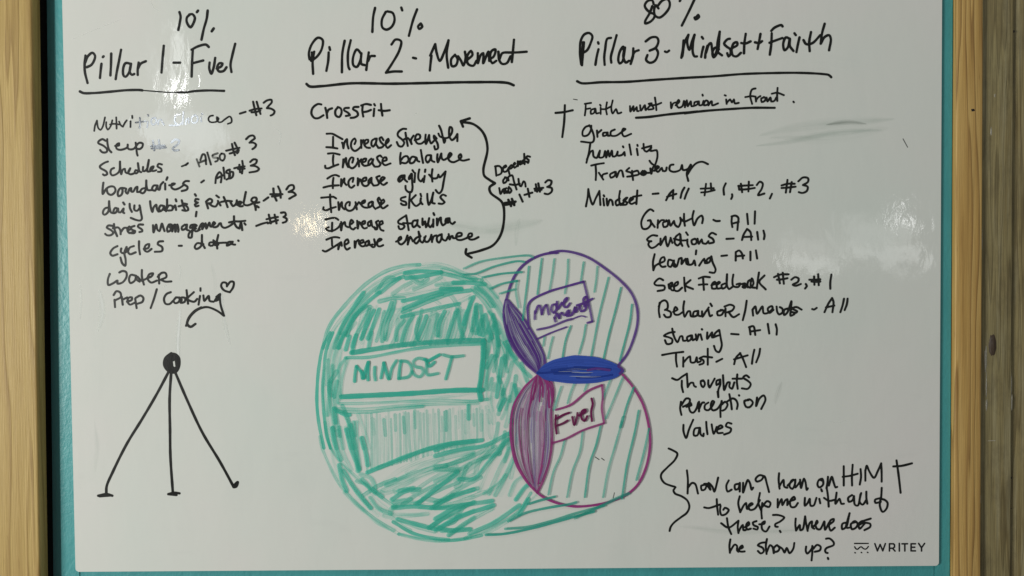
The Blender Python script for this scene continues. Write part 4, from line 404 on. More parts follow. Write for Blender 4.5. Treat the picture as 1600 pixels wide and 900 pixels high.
line_balance:K32 -2393,5769 -2319,5773 -2235,5754;K32 -2321,5742 -2327,5672 -2321,5593;K32 -2435,5603 -2431,5573 -2392,5568 -2330,5593 -2255,5619;K32 -2184,5688 -2189,5636 -2194,5579 -2171,5671 -2148,5706 -2145,5636 -2119,5583;K32 -2061,5643 -2047,5705 -2073,5714 -2109,5661 -2106,5591 -2067,5565 -2022,5591 -1986,5652;K32 -1986,5695 -1973,5634 -1970,5590;K32 -1973,5643 -1938,5686;K32 -1934,5642 -1881,5659 -1872,5694 -1907,5690 -1934,5642 -1899,5598 -1855,5602;K32 -1801,5694 -1837,5659 -1838,5606 -1802,5632 -1775,5685 -1785,5632 -1759,5588;K32 -1660,5718 -1678,5736 -1722,5710 -1705,5666 -1675,5622 -1697,5588 -1750,5584;K32 -1644,5657 -1591,5674 -1599,5709 -1634,5701 -1648,5640 -1618,5604 -1539,5626;K32 -1396,5768 -1406,5699 -1402,5620;K32 -1398,5664 -1353,5716 -1309,5724 -1288,5671 -1328,5628 -1389,5637;K32 -1186,5705 -1239,5715 -1275,5662 -1266,5627 -1222,5636 -1178,5697 -1169,5661 -1143,5648;K32 -1119,5805 -1107,5722 -1091,5630;K32 -984,5734 -1037,5730 -1055,5678 -1029,5634 -993,5677 -980,5730 -972,5660 -937,5642;K32 -892,5746 -897,5694 -888,5637 -861,5694 -839,5755 -835,5693 -809,5667 -756,5693;K32 -730,5701 -699,5745 -720,5762 -747,5710 -730,5657 -678,5635 -598,5665;K32 -590,5674 -563,5708 -576,5743 -602,5717 -590,5674 -546,5656 -462,5672
line_agility:K32 -2407,5428 -2341,5467 -2288,5475 -2248,5457;K32 -2324,5436 -2333,5375 -2334,5296;K32 -2462,5306 -2369,5327 -2255,5334;K32 -2218,5417 -2220,5321 -2192,5400 -2174,5426 -2175,5373 -2149,5338;K32 -2060,5381 -2051,5433 -2086,5425 -2118,5381 -2110,5320 -2079,5298 -2039,5328;K32 -1989,5428 -1991,5332 -1963,5415 -1937,5380;K32 -1942,5380 -1876,5401 -1875,5436 -1910,5428 -1937,5380 -1912,5327 -1868,5322 -1841,5344;K32 -1805,5431 -1840,5396 -1841,5353 -1810,5379 -1800,5431 -1801,5370 -1775,5326;K32 -1690,5456 -1734,5439 -1717,5404 -1700,5351 -1727,5330 -1767,5326;K32 -1665,5386 -1620,5429 -1646,5443 -1678,5412 -1674,5360 -1639,5333 -1590,5363;K32 -1347,5462 -1400,5454 -1436,5401 -1419,5375 -1374,5410 -1347,5462 -1348,5409 -1313,5374;K32 -1365,5453 -1409,5427 -1423,5397;K32 -1255,5483 -1286,5435 -1286,5409 -1251,5435 -1246,5478;K32 -1246,5478 -1243,5365 -1240,5286 -1258,5233 -1297,5234 -1332,5269 -1336,5317;K32 -1237,5531 -1219,5504;K32 -1202,5491 -1212,5369;K32 -1144,5539 -1158,5469 -1155,5408 -1124,5377 -1093,5416;K32 -1071,5451 -1085,5368;K32 -1061,5538 -1066,5507;K32 -964,5542 -974,5458 -966,5375;K32 -1009,5468 -961,5419 -900,5423 -882,5466;K32 -882,5466 -864,5431 -793,5501;K32 -784,5509 -812,5369 -840,5247 -876,5212 -902,5230 -921,5257
line_skills:K32 -2495,5166 -2389,5174 -2327,5177 -2292,5155;K32 -2373,5208 -2372,5103 -2361,4967;K32 -2466,5034 -2471,5008 -2427,4994 -2374,5015 -2299,5037;K32 -2262,5102 -2255,4997 -2232,5076 -2214,5102 -2211,5040 -2180,5005;K32 -2109,5057 -2104,5101 -2135,5101 -2166,5057 -2154,5005 -2110,4982 -2057,5004 -2016,5074;K32 -2025,5100 -2009,5003;K32 -2003,5065 -1981,5100 -1955,5073;K32 -1955,5073 -1897,5099 -1897,5125 -1932,5108 -1946,5064 -1907,5029 -1863,5024;K32 -1800,5107 -1845,5081 -1841,5028 -1801,5054 -1787,5102 -1784,5045 -1753,5006;K32 -1686,5132 -1703,5159 -1721,5132 -1704,5088 -1687,5044 -1731,5018;K32 -1678,5062 -1629,5105 -1642,5132 -1673,5106 -1678,5044 -1652,5013 -1585,5052;K32 -1338,5168 -1400,5147 -1400,5121 -1334,5094 -1330,5059 -1379,5059 -1400,5077;K32 -1275,5234 -1285,5128 -1291,5015;K32 -1197,5189 -1264,5124;K32 -1264,5124 -1229,5067 -1194,5040 -1150,5066 -1123,5092;K32 -1127,5145 -1132,5092 -1106,5065;K32 -1131,5206 -1122,5175;K32 -1038,5205 -1035,5126 -1018,5056 -982,5126 -955,5222;K32 -955,5222 -969,5143 -969,5082 -939,5073;K32 -784,5177 -823,5194 -859,5160 -833,5124 -802,5089 -833,5067 -882,5072
line_stamina:K32 -2442,4867 -2340,4888 -2296,4883 -2266,4861;K32 -2350,4822 -2356,4704;K32 -2400,4761 -2435,4744 -2413,4717 -2343,4712 -2254,4769 -2227,4830;K32 -2231,4812 -2228,4716 -2210,4795 -2178,4829 -2166,4777 -2131,4759;K32 -2086,4802 -2059,4828 -2085,4859 -2108,4802 -2100,4750 -2061,4727 -2034,4749;K32 -2006,4845 -1999,4740 -1980,4828 -1954,4801;K32 -1954,4792 -1901,4809 -1901,4840 -1932,4832 -1946,4783 -1911,4739 -1876,4748;K32 -1813,4844 -1857,4818 -1853,4774 -1822,4782 -1813,4835 -1796,4764 -1761,4747;K32 -1716,4843 -1747,4826 -1734,4790 -1735,4729 -1757,4725 -1770,4755;K32 -1708,4781 -1655,4807 -1663,4838 -1694,4825 -1699,4764 -1682,4720 -1647,4706;K32 -1336,4910 -1407,4866 -1443,4832 -1435,4805 -1373,4787 -1356,4761 -1392,4726 -1427,4730 -1439,4766;K32 -1332,4914 -1316,4822 -1299,4712;K32 -1373,4809 -1303,4804 -1250,4804;K32 -1179,4842 -1232,4838 -1250,4786 -1233,4751 -1188,4785 -1174,4847 -1180,4785 -1145,4750;K32 -1108,4868 -1105,4780 -1073,4828 -1061,4749 -1030,4810 -1016,4872 -1030,4793 -1004,4749 -959,4801;K32 -959,4854 -962,4753;K32 -956,4941 -945,4915;K32 -910,4866 -907,4774 -880,4862 -857,4879 -854,4818 -828,4773 -792,4799;K32 -739,4869 -783,4861 -792,4817 -757,4808 -739,4869 -730,4816 -696,4790 -664,4816;K32 -770,4852 -779,4821 -748,4834
line_endurance:K32 -2433,4590 -2353,4620 -2300,4624 -2256,4615;K32 -2358,4594 -2355,4506;K32 -2484,4441 -2453,4427 -2364,4471 -2293,4514 -2240,4549;K32 -2266,4531 -2272,4457 -2249,4531 -2231,4553 -2223,4505;K32 -2169,4522 -2129,4548 -2142,4592 -2178,4566 -2183,4495 -2153,4451 -2113,4473;K32 -2045,4565 -2042,4477 -2019,4564 -1992,4582 -1984,4538;K32 -1984,4529 -1922,4555 -1931,4581 -1966,4568 -1976,4520 -1941,4493 -1905,4502;K32 -1852,4572 -1896,4546 -1892,4502 -1861,4510 -1847,4563 -1835,4510 -1799,4518;K32 -1776,4589 -1764,4527 -1773,4487 -1800,4483 -1826,4510;K32 -1746,4544 -1675,4588 -1701,4597 -1728,4571 -1729,4500 -1694,4491 -1654,4508;K32 -1473,4555 -1402,4594 -1410,4620 -1437,4603 -1442,4542 -1407,4515 -1350,4558 -1318,4637;K32 -1318,4637 -1310,4576 -1315,4514 -1278,4619 -1261,4593 -1244,4557;K32 -1137,4627 -1199,4601 -1226,4557 -1200,4526 -1156,4574 -1146,4627 -1163,4689;K32 -1163,4689 -1155,4627 -1138,4557 -1112,4539 -1067,4626;K32 -1085,4609 -1077,4556 -1041,4547 -1006,4591 -988,4643;K32 -988,4643 -980,4546;K32 -975,4573 -953,4625 -917,4634;K32 -864,4646 -909,4616 -909,4555 -883,4537 -852,4589 -847,4651 -839,4589 -795,4562 -759,4615;K32 -750,4650 -737,4579 -715,4623 -697,4623 -689,4597 -654,4596;K32 -645,4614 -574,4631 -574,4661 -618,4666 -649,4623 -636,4578 -583,4569 -504,4595;K32 -495,4604 -433,4621 -433,4656 -468,4656 -486,4612 -460,4577 -407,4576 -341,4607
note_depends:K31 -99,5573 -87,5446;K31 -103,5573 -46,5577 -12,5537 -21,5476 -61,5455;K31 6,5546 50,5572 42,5585 6,5554 10,5502 50,5502 85,5554;K31 76,5536 93,5466;K31 81,5545 121,5588 138,5571 120,5545 85,5536;K31 147,5588 173,5605 165,5619 147,5588 164,5553 199,5579;K31 209,5640 208,5574 226,5631 248,5640 243,5596 261,5613;K31 288,5657 261,5631 261,5605 292,5631;K31 297,5740 301,5600;K31 376,5700 341,5709 323,5683 358,5656 349,5617 327,5635;K31 40,5423 5,5380 13,5344 48,5362 58,5414 31,5423;K31 79,5379 75,5423 128,5448 154,5361 188,5255;K31 96,5326 171,5317 232,5334;K31 215,5399 228,5316 250,5299 285,5364 303,5351 313,5294;K31 -49,5275 -32,5196 4,5257 30,5266 38,5213 73,5213;K31 48,5274 12,5248 21,5204 56,5230;K31 83,5291 74,5248 91,5208 118,5238 100,5274;K32 227,5185 270,5088;K32 342,5263 363,5153;K32 297,5180 403,5210;K32 452,5323 469,5222;K32 487,5336 508,5222;K32 434,5262 552,5274;K32 442,5235 530,5248;K32 584,5348 619,5378 667,5365 654,5312 610,5286;K32 618,5286 671,5268 671,5225 618,5186 574,5195;K37 74,5114 110,5029;K37 123,5126 154,5041;K37 25,5071 171,5089;K37 37,5046 154,5065
bracket_arrow:K38 -444,6231 -567,6193 -567,6193 -538,6120;K38 -557,6184 -392,6150 -259,6028 -205,5821 -264,5531 -252,5446 -192,5396 -107,5342;K38 -107,5342 -181,5287 -169,5214 -12,5079 16,4920 -28,4652 -139,4495 -311,4423 -483,4380;K38 -511,4442 -517,4383 -439,4326
stick_tripod:K49 -4601,3035 -4685,2967 -4695,2870 -4633,2795 -4551,2786 -4502,2869 -4506,2979 -4574,3027 -4657,2966 -4660,2856 -4578,2814 -4522,2855 -4534,2952 -4602,2980 -4639,2911 -4619,2828;K49 -4616,2994 -4533,2965 -4513,2882 -4536,2827;K49 -4657,2980 -4617,2925 -4624,2856;K49 -4610,2972 -4606,2911 -4597,2833;K49 -4566,2993 -4578,2952;K49 -4534,2938 -4527,2869;K49 -4591,2842 -4564,2828;K40 -4647,2779 -4819,2470 -5020,2140 -5249,1781 -5451,1393 -5538,1199 -5546,1101;K40 -4609,2778 -4638,2414 -4641,1998 -4643,1609 -4620,1108;K40 -4554,2778 -4393,2384 -4194,1939 -3953,1521 -3780,1191;K38 -5658,1066 -5541,1088 -5464,1065;K38 -5639,1060 -5541,1065 -5486,1070;K38 -4682,1081 -4598,1100 -4529,1091;K38 -4668,1081 -4571,1069;K38 -3780,1186 -3715,1241 -3738,1180 -3772,1172
percent_right:K37 2077,7758 2060,7806 1999,7801 1957,7742 1975,7694 2035,7640 2083,7621 2089,7585 2034,7520 1962,7497 1962,7527 2023,7634 2059,7729;K37 2143,7698 2107,7740 2083,7669 2101,7597 2155,7573 2227,7620 2293,7714 2293,7786 2264,7822 2192,7799 2131,7728;K37 2441,7808 2434,7794;K37 2636,7818 2563,7664 2461,7463;K37 2647,7556 2683,7603 2695,7579 2647,7544 2635,7568 2683,7574
heading_mindset:K37 1125,7249 1113,7118 1096,6939;K37 1087,6951 1070,7106 1083,7273 1132,7356 1198,7374 1240,7332 1216,7236 1167,7141 1112,7106;K37 1113,7249 1100,7106 1096,6987;K37 1323,7152 1299,7056 1280,6943;K37 1318,7247 1324,7229;K37 1493,7305 1444,7294 1414,7151 1401,7043 1406,6942;K37 1571,7340 1528,7185 1491,7042 1497,6971;K37 1672,7112 1660,7184 1612,7113 1593,6994 1611,6958 1647,6981 1684,7172 1660,7053 1695,6969 1738,6992;K37 1798,7159 1792,7051 1761,6950;K37 1768,6992 1816,7111 1870,7134;K37 1967,7253 2045,7306 2118,7305 2141,7257 2105,7168 2021,7127;K37 2105,7162 2135,7096 2092,6989 2020,6963 1972,7002 1990,7067;K37 2231,7113 2255,7104 2285,7124;K37 2484,7260 2472,7140 2453,7027;K37 2465,7045 2502,7247 2550,7336;K37 2550,7336 2532,7235 2562,7134 2598,7247 2634,7336;K37 2634,7336 2610,7211 2610,7091 2634,7043 2664,7043;K37 2754,7173 2735,7102 2723,7036;K37 2733,7305 2748,7283;K37 2808,7185 2783,7090 2777,7024;K37 2789,7090 2832,7208 2856,7220 2874,7113 2897,7035 2940,7136 2964,7207;K37 2964,7136 2916,7160 2874,7089 2891,7029 2946,7100 2976,7374;K37 2976,7374 2946,7219 2952,7100 3006,7054;K37 3114,7277 3084,7272 3036,7212 3072,7170 3120,7134 3120,7062 3096,7039 3078,7081;K37 3150,7152 3216,7193 3210,7229 3168,7217 3138,7134 3156,7050 3204,7038 3264,7085;K37 3330,7341 3312,7216 3306,7078;K37 3270,7218 3324,7210 3396,7239;K37 3531,7339 3510,7226 3492,7136;K37 3456,7226 3516,7214 3552,7240;K37 3684,7343 3678,7200 3658,7057;K37 3678,7379 3720,7420 3816,7455 3831,7437;K37 3654,7218 3732,7247 3828,7280;K37 3930,7269 3876,7288 3840,7199 3858,7115 3901,7150 3930,7269 3930,7174 3979,7104;K37 4062,7286 4039,7185 4021,7089;K37 3994,7342 4011,7318;K37 4218,7356 4194,7219 4201,7100;K37 4116,7249 4153,7195 4237,7207 4344,7313;K37 4404,7467 4368,7336 4351,7199;K37 4351,7199 4404,7288 4464,7312 4488,7264 4465,7109
underline_mindset:K37 1029,6722 1088,6695 1364,6705 1691,6707 2085,6731 2674,6762;K35 2500,6753 2893,6771 3286,6798 3678,6807 4071,6806 4385,6787 4463,6773 4496,6743
line_faith:K28 1145,6414 1141,6329 1131,6257;K28 1132,6414 1218,6426;K28 1145,6342 1204,6352;K28 1270,6348 1217,6328 1217,6276 1256,6289 1276,6347 1289,6282 1322,6288;K28 1348,6360 1348,6275;K28 1340,6399 1349,6386;K28 1434,6431 1421,6340 1433,6268;K28 1361,6340 1414,6340 1493,6378;K28 1513,6456 1493,6352 1512,6280 1558,6338 1584,6279 1630,6292;K29 1749,6376 1755,6304 1795,6375 1801,6310 1841,6362 1847,6309 1867,6309;K29 1887,6387 1899,6315 1952,6387 1958,6328;K29 1965,6321 2044,6412 2005,6406 2057,6373 2070,6340 2004,6327;K29 2090,6490 2103,6398 2109,6320;K29 2044,6386 2110,6392 2175,6417;K29 2306,6422 2313,6344 2339,6409 2379,6422;K29 2372,6383 2424,6434 2411,6454 2385,6396 2411,6350 2464,6369 2487,6440 2499,6368;K29 2499,6355 2512,6421 2525,6447 2538,6368 2578,6433 2590,6368 2630,6374;K29 2682,6432 2630,6419 2630,6374 2669,6393 2689,6432 2695,6380 2735,6386 2754,6438 2761,6379 2800,6385;K29 2748,6386 2787,6444 2813,6431 2820,6378 2853,6430 2866,6430 2872,6378 2951,6403;K29 2739,6523 2743,6510;K29 3043,6513 3056,6507;K29 3062,6454 3069,6396;K29 3076,6415 3115,6454 3141,6415 3167,6453 3180,6401 3233,6407;K29 3462,6600 3416,6588 3390,6503 3416,6392;K29 3325,6485 3416,6497 3456,6490;K29 3462,6490 3469,6424;K29 3469,6437 3495,6476 3528,6496;K29 3573,6476 3541,6463 3547,6417 3587,6430 3600,6469 3573,6482;K29 3613,6475 3626,6423 3665,6475 3678,6422 3718,6429 3744,6474;K29 3763,6604 3757,6513 3759,6428;K29 3685,6527 3757,6539 3848,6506;K29 3979,6416 3985,6408
underline_faith:K37 1833,6218 1991,6226 2280,6260 2673,6295;K35 2498,6271 2761,6301 3154,6326 3416,6338 3724,6335
small_cross:K34 859,6397 848,6175 821,5966;K34 731,6294 836,6303 965,6328
line_grace:K31 1192,6115 1146,6103 1099,6038 1105,5979 1165,5985 1211,6050 1218,6115;K31 1192,6122 1231,6049 1256,5945 1236,5892 1079,5900;K31 1296,6049 1302,5964;K31 1303,6010 1356,6055;K31 1434,6021 1382,6015 1381,5976 1421,5982 1441,6021 1447,5976 1486,5982;K31 1539,6060 1487,6034 1486,5982 1552,5975 1644,6033 1684,6065 1658,6072 1638,6020 1664,5967 1762,5999
line_humility:K31 1203,5867 1183,5749 1149,5612;K31 1156,5658 1209,5762 1236,5775 1248,5696 1288,5676 1328,5761;K31 1334,5774 1327,5682 1380,5688 1406,5767 1419,5681 1446,5773 1465,5694 1498,5772 1511,5694 1551,5700 1577,5752;K31 1577,5758 1577,5706 1643,5718 1669,5751 1676,5705;K31 1650,5830 1656,5817;K31 1738,5855 1761,5717;K31 1840,5795 1853,5710;K31 1847,5848 1851,5834;K31 1932,5860 1939,5781 1971,5755 2037,5806;K31 1913,5801 2037,5833;K31 2037,5813 2024,5767 2063,5767 2109,5773 2122,5701 2102,5609 2082,5570 2036,5597 2013,5630
line_transparency:K31 1215,5572 1300,5591 1386,5603;K31 1274,5578 1280,5473 1275,5375;K31 1319,5472 1378,5380;K31 1365,5420 1372,5446 1431,5465;K31 1536,5484 1470,5445 1483,5405 1536,5431 1550,5483 1562,5411 1602,5496 1629,5502 1654,5417;K31 1734,5534 1694,5495 1760,5468 1773,5429 1707,5416;K31 1773,5495 1786,5370;K31 1786,5481 1852,5494 1865,5448 1799,5429;K31 1918,5493 1891,5454 1931,5434 1970,5467 1944,5493 1904,5467 2010,5466;K31 2023,5525 2036,5453 2063,5544 2089,5557;K31 2075,5492 2141,5544 2115,5557 2089,5518 2128,5478 2181,5530 2194,5491 2233,5490 2247,5536;K31 2339,5575 2299,5568 2286,5503 2338,5476 2430,5502 2457,5567 2470,5501 2536,5514 2575,5572;K31 2582,5566 2522,5461 2542,5350;K31 2529,5435 2588,5526 2654,5591 2733,5610 2812,5577
line_mindset:K32 1173,5251 1166,5159 1139,5015;K32 1173,5244 1192,5146 1231,5040 1271,5119 1324,5223;K32 1324,5223 1331,5131 1337,5033;K32 1377,5118 1387,5026;K32 1383,5164 1390,5150;K32 1423,5117 1435,5025 1469,5104 1495,5090 1508,5031;K32 1600,5116 1547,5077 1560,5024 1613,5050;K32 1607,5221 1594,5129 1613,5030 1706,5128;K32 1692,5128 1653,5089 1705,5062 1692,5036 1639,5030;K32 1732,5075 1785,5114 1758,5127 1732,5075 1758,5042 1811,5061;K32 1844,5225 1830,5041;K32 1785,5140 1897,5159;K32 2055,5177 2133,5183;K32 2337,5227 2285,5175 2238,5090;K32 2337,5227 2331,5109;K32 2252,5136 2377,5174;K32 2489,5259 2456,5200 2436,5121;K32 2548,5245 2515,5173 2492,5108;K29 2785,5308 2765,5151;K29 2850,5314 2857,5222;K29 2712,5243 2890,5248;K29 2719,5191 2798,5197 2903,5222;K31 3055,5312 3026,5244 3031,5158;K31 3141,5162 3144,5134 3129,5099;K31 3262,5305 3279,5190;K31 3371,5332 3365,5201;K31 3227,5276 3423,5284;K31 3239,5225 3342,5229 3451,5246;K31 3233,5265 3239,5225;K31 3480,5286 3520,5331 3560,5308 3549,5239 3497,5148 3583,5168;K31 3687,5163 3658,5100;K31 3899,5351 3877,5179;K31 3957,5321 3934,5184;K31 3819,5277 3905,5299 3997,5298;K31 3819,5242 3905,5247 4009,5258;K31 4049,5332 4112,5383 4181,5371 4181,5325 4112,5280;K31 4112,5280 4175,5256 4164,5199 4101,5171 4055,5183
line_growth:K32 2063,4943 2023,4967 1942,4898 1896,4784 1918,4703 1976,4702 2028,4760 2022,4817 1988,4812;K32 2022,4800 2080,4725;K32 2126,4816 2120,4713;K32 2120,4759 2172,4816 2207,4816;K32 2253,4804 2195,4781 2206,4723 2252,4735 2264,4792 2241,4815;K32 2276,4815 2299,4740 2345,4803 2356,4757 2402,4722 2437,4790 2431,4848;K32 2483,4899 2483,4813 2494,4738;K32 2437,4836 2483,4796 2587,4835;K32 2616,4938 2598,4847 2621,4743 2667,4834 2725,4874 2742,4834 2731,4771;K32 2886,4815 2921,4798 2972,4799;K32 3139,4853 3134,4784 3145,4715;K32 3134,4859 3185,4870 3226,4841 3220,4749 3214,4674;K32 3145,4761 3231,4783;K32 3347,4892 3360,4753;K32 3456,4925 3450,4758
line_emotions:K32 2114,4603 2045,4610 1975,4553 1998,4530 2033,4529;K32 2010,4529 1992,4483 2032,4437 2079,4448 2136,4494;K32 2160,4563 2159,4476 2194,4539 2229,4591 2234,4527 2257,4458 2298,4561;K32 2298,4573 2321,4504;K32 2419,4629 2367,4584 2355,4503 2390,4468 2436,4514 2431,4618 2436,4514 2459,4462;K32 2344,4561 2436,4537 2505,4537;K32 2511,4646 2534,4611;K32 2528,4548 2528,4490 2545,4450;K32 2632,4558 2586,4536 2597,4484 2644,4489 2655,4535 2632,4558;K32 2667,4558 2684,4489 2724,4546 2736,4500 2782,4488 2816,4522;K32 2920,4614 2863,4637 2822,4591 2874,4556 2891,4510 2828,4493;K32 3064,4552 3162,4556;K32 3346,4685 3300,4610 3277,4536;K32 3346,4685 3392,4644 3404,4534;K32 3300,4576 3415,4580;K32 3485,4643 3498,4539;K32 3571,4660 3586,4596 3577,4544
line_learning:K32 2078,4350 2055,4241 2060,4131;K32 2060,4131 2089,4194 2135,4217;K32 2124,4217 2216,4262 2205,4309 2170,4297 2147,4217 2181,4176 2227,4182;K32 2320,4262 2274,4273 2262,4193 2297,4175 2332,4238 2343,4261 2343,4181 2366,4175;K32 2354,4215 2377,4180 2412,4284;K32 2412,4284 2447,4295 2447,4214 2481,4260 2505,4283 2516,4214 2551,4202;K32 2528,4283 2551,4202 2597,4213 2620,4259 2637,4195;K32 2649,4397 2643,4345;K32 2689,4189 2735,4258 2758,4281 2770,4223 2804,4234;K32 2851,4303 2804,4280 2781,4223 2827,4234 2856,4303;K32 2856,4314 2873,4234 2914,4129 2896,4089 2833,4096;K32 2995,4319 3070,4326;K32 3191,4369 3190,4254;K32 3191,4369 3237,4392 3277,4345 3288,4282;K32 3191,4312 3306,4322;K32 3392,4373 3392,4258;K32 3467,4390 3484,4280
line_feedback:K32 2194,3993 2142,4017 2072,3948 2095,3925 2211,3912 2210,3866 2118,3844;K32 2268,3935 2280,3877 2315,3923 2315,3957 2280,3935 2314,3853 2349,3853;K32 2338,3900 2395,3934 2395,3968 2355,3946 2349,3853 2395,3841 2453,3887;K32 2482,4025 2488,3921 2499,3840;K32 2569,3990 2499,3921 2603,3868;K32 2684,4012 2753,4035 2834,4028;K32 2742,4023 2747,3942 2753,3855;K32 2684,3925 2753,3931 2799,3930;K32 2857,3918 2915,3941 2903,3964 2868,3941 2868,3872 2915,3871;K32 2926,3918 2972,3952 2961,3963 2932,3941 2938,3871 2984,3877;K32 3042,3940 2995,3917 3007,3871 3053,3893 3071,4066 3065,3974 3076,3893 3099,3864 3145,3893;K32 3157,4060 3145,3973 3157,3904 3226,3892 3249,3938 3203,3927;K32 3249,3926 3318,3937 3284,3891 3318,3880 3330,3926 3353,3885;K32 3422,3994 3365,3972 3353,3902 3388,3879 3434,3936 3411,4006 3399,3890 3457,3878;K32 3509,4086 3491,3970 3480,3867;K32 3584,4045 3514,3959 3601,3854;K32 3771,4065 3796,3936;K32 3835,4080 3850,3931;K32 3717,4021 3796,4055 3914,4059;K32 3756,3986 3825,3991 3899,4005;K32 3954,3985 4003,4019 4053,3999 4043,3954 3974,3915 4013,3900 4082,3924;K32 4151,3923 4166,3894 4142,3862;K32 4265,4026 4270,3913;K32 4321,4056 4329,3907;K32 4201,3982 4280,3982 4349,3986;K32 4230,3957 4300,3952 4349,3956;K32 4502,4049 4487,3940 4488,3856
line_behavior:K32 2145,3683 2132,3577 2145,3485;K32 2132,3630 2165,3696 2218,3715 2251,3682 2251,3603 2218,3583;K32 2238,3583 2297,3549 2290,3490 2231,3484 2204,3517;K32 2330,3556 2389,3588 2363,3622 2343,3589 2350,3523 2402,3515 2455,3548;K32 2482,3700 2469,3601 2488,3488 2535,3561 2561,3560 2574,3494 2614,3487;K32 2667,3566 2614,3553 2607,3494 2653,3500 2673,3566 2680,3500 2706,3493;K32 2726,3559 2732,3486 2772,3545 2818,3611;K32 2812,3585 2838,3492 2864,3505;K32 2842,3664 2862,3631;K32 2990,3570 2937,3551 2944,3504 2996,3510 3023,3570 2983,3577;K32 3049,3596 3049,3490;K32 3036,3623 3115,3648 3168,3621 3142,3569 3076,3543;K32 3089,3549 3155,3476 3234,3515;K32 3340,3699 3320,3567 3287,3435;K32 3420,3578 3428,3496;K32 3422,3578 3458,3620 3484,3521 3556,3619 3573,3527 3623,3527 3697,3591 3685,3623 3630,3591 3652,3531 3707,3571;K32 3751,3615 3761,3540 3786,3508 3835,3540 3828,3589 3796,3608;K32 3905,3589 3855,3569 3855,3500 3895,3529 3954,3687 3949,3588 3944,3489 3994,3509;K32 4093,3572 4023,3608 3964,3588 4033,3548 4013,3528 3964,3539;K32 4241,3578 4266,3571 4300,3593;K32 4512,3727 4458,3644 4409,3535;K32 4512,3727 4532,3673 4518,3534;K32 4429,3599 4542,3623;K32 4676,3716 4656,3622 4627,3533;K32 4725,3716 4715,3641 4686,3562
line_sharing:K32 2349,3278 2269,3265 2203,3226 2269,3205 2315,3178 2309,3126 2242,3113 2216,3166;K32 2316,3324 2335,3231 2388,3138 2428,3217 2454,3217 2467,3157 2500,3157;K32 2573,3229 2520,3203 2533,3150 2573,3176 2586,3229 2599,3163 2626,3176;K32 2639,3242 2652,3162 2679,3242;K32 2705,3242 2725,3168;K32 2723,3314 2728,3308;K32 2798,3267 2798,3181 2851,3254 2864,3267 2864,3200 2917,3213;K32 2956,3299 2904,3253 2890,3213 2956,3226;K32 2963,3299 2983,3186 2996,3080 2956,2994 2916,3014 2890,3081;K32 3128,3245 3227,3237;K32 3379,3329 3392,3236;K32 3372,3335 3432,3348 3458,3229;K32 3392,3276 3524,3294;K32 3630,3379 3650,3247;K32 3738,3372 3755,3306 3751,3230
line_trust:K32 2176,2961 2321,2986 2467,3002;K32 2368,2979 2367,2886 2380,2800;K32 2467,2925 2466,2799;K32 2473,2859 2533,2925 2559,2938 2572,2858 2625,2858 2652,2924;K32 2652,2924 2665,2857 2705,2870;K32 2744,2936 2691,2910 2744,2883 2744,2843 2691,2824;K32 2804,3042 2804,2823;K32 2758,2936 2863,2922;K32 2923,2862 3002,2901;K32 3253,2978 3194,2919 3167,2827;K32 3247,2979 3286,2905 3332,2785;K32 3167,2893 3352,2947;K32 3445,3023 3425,2931 3412,2831;K32 3524,3036 3511,2956 3471,2851
line_thoughts:K32 2313,2639 2382,2615 2452,2661 2516,2701;K32 2446,2603 2446,2521 2463,2446;K32 2516,2701 2521,2614 2527,2515;K32 2527,2515 2568,2573 2602,2572 2614,2532 2639,2517;K32 2741,2600 2707,2589 2718,2531 2741,2513 2764,2554 2741,2606 2707,2595;K32 2811,2606 2811,2548 2828,2507 2857,2553 2898,2628;K32 2973,2616 2926,2599 2926,2541 2961,2564 2973,2616 2978,2552 2949,2471 2949,2372 2938,2448;K32 3013,2674 3019,2575 3030,2470 3077,2574 3106,2574 3100,2516 3135,2487 3169,2574;K32 3210,2684 3204,2585 3216,2486;K32 3146,2626 3274,2625;K32 3372,2642 3332,2671 3291,2642 3355,2595 3395,2549 3355,2485 3274,2491
line_perception:K32 2434,2312 2422,2219 2439,2131;K32 2439,2265 2509,2358 2555,2346 2544,2288 2462,2242;K32 2509,2241 2578,2264 2567,2293 2544,2253 2566,2171 2601,2159 2648,2217 2671,2298;K32 2683,2310 2682,2176;K32 2682,2205 2729,2298 2752,2298;K32 2810,2297 2764,2263 2764,2205 2810,2192 2891,2308 2868,2320 2845,2262 2868,2192 2926,2203 2995,2296;K32 2995,2319 2978,2214 2978,2098;K32 3001,2272 3042,2307 3076,2272 3042,2202 3007,2185;K32 3100,2411 3123,2295 3134,2202;K32 3065,2307 3146,2353 3192,2329 3215,2271 3204,2207;K32 3233,2396 3236,2391;K32 3366,2328 3308,2317 3331,2235 3378,2229 3424,2292 3378,2339 3320,2317;K32 3482,2362 3470,2245 3517,2350 3574,2390 3598,2338 3540,2204
line_values:K32 2467,1991 2467,1904 2502,1810 2543,1926 2601,2060;K32 2693,1949 2624,1937 2612,1844 2658,1844 2693,1949 2705,1855 2740,1832 2745,1867;K32 2781,2030 2786,1948 2798,1860;K32 2856,1994 2867,1924 2885,1865 2925,1958;K32 2914,1912 3006,1958 2983,1981 2937,1947 2937,1877 3006,1876;K32 3128,2003 3076,2016 3053,1969 3122,1934 3111,1887 3029,1853
question_bracket:K32 2262,1664 2315,1640 2381,1592 2347,1506 2241,1400 2161,1313 2154,1260 2200,1186 2293,1145 2353,1124 2326,1085 2346,1038 2439,997 2518,936 2545,848 2511,768 2425,702 2331,629 2285,569 2271,515
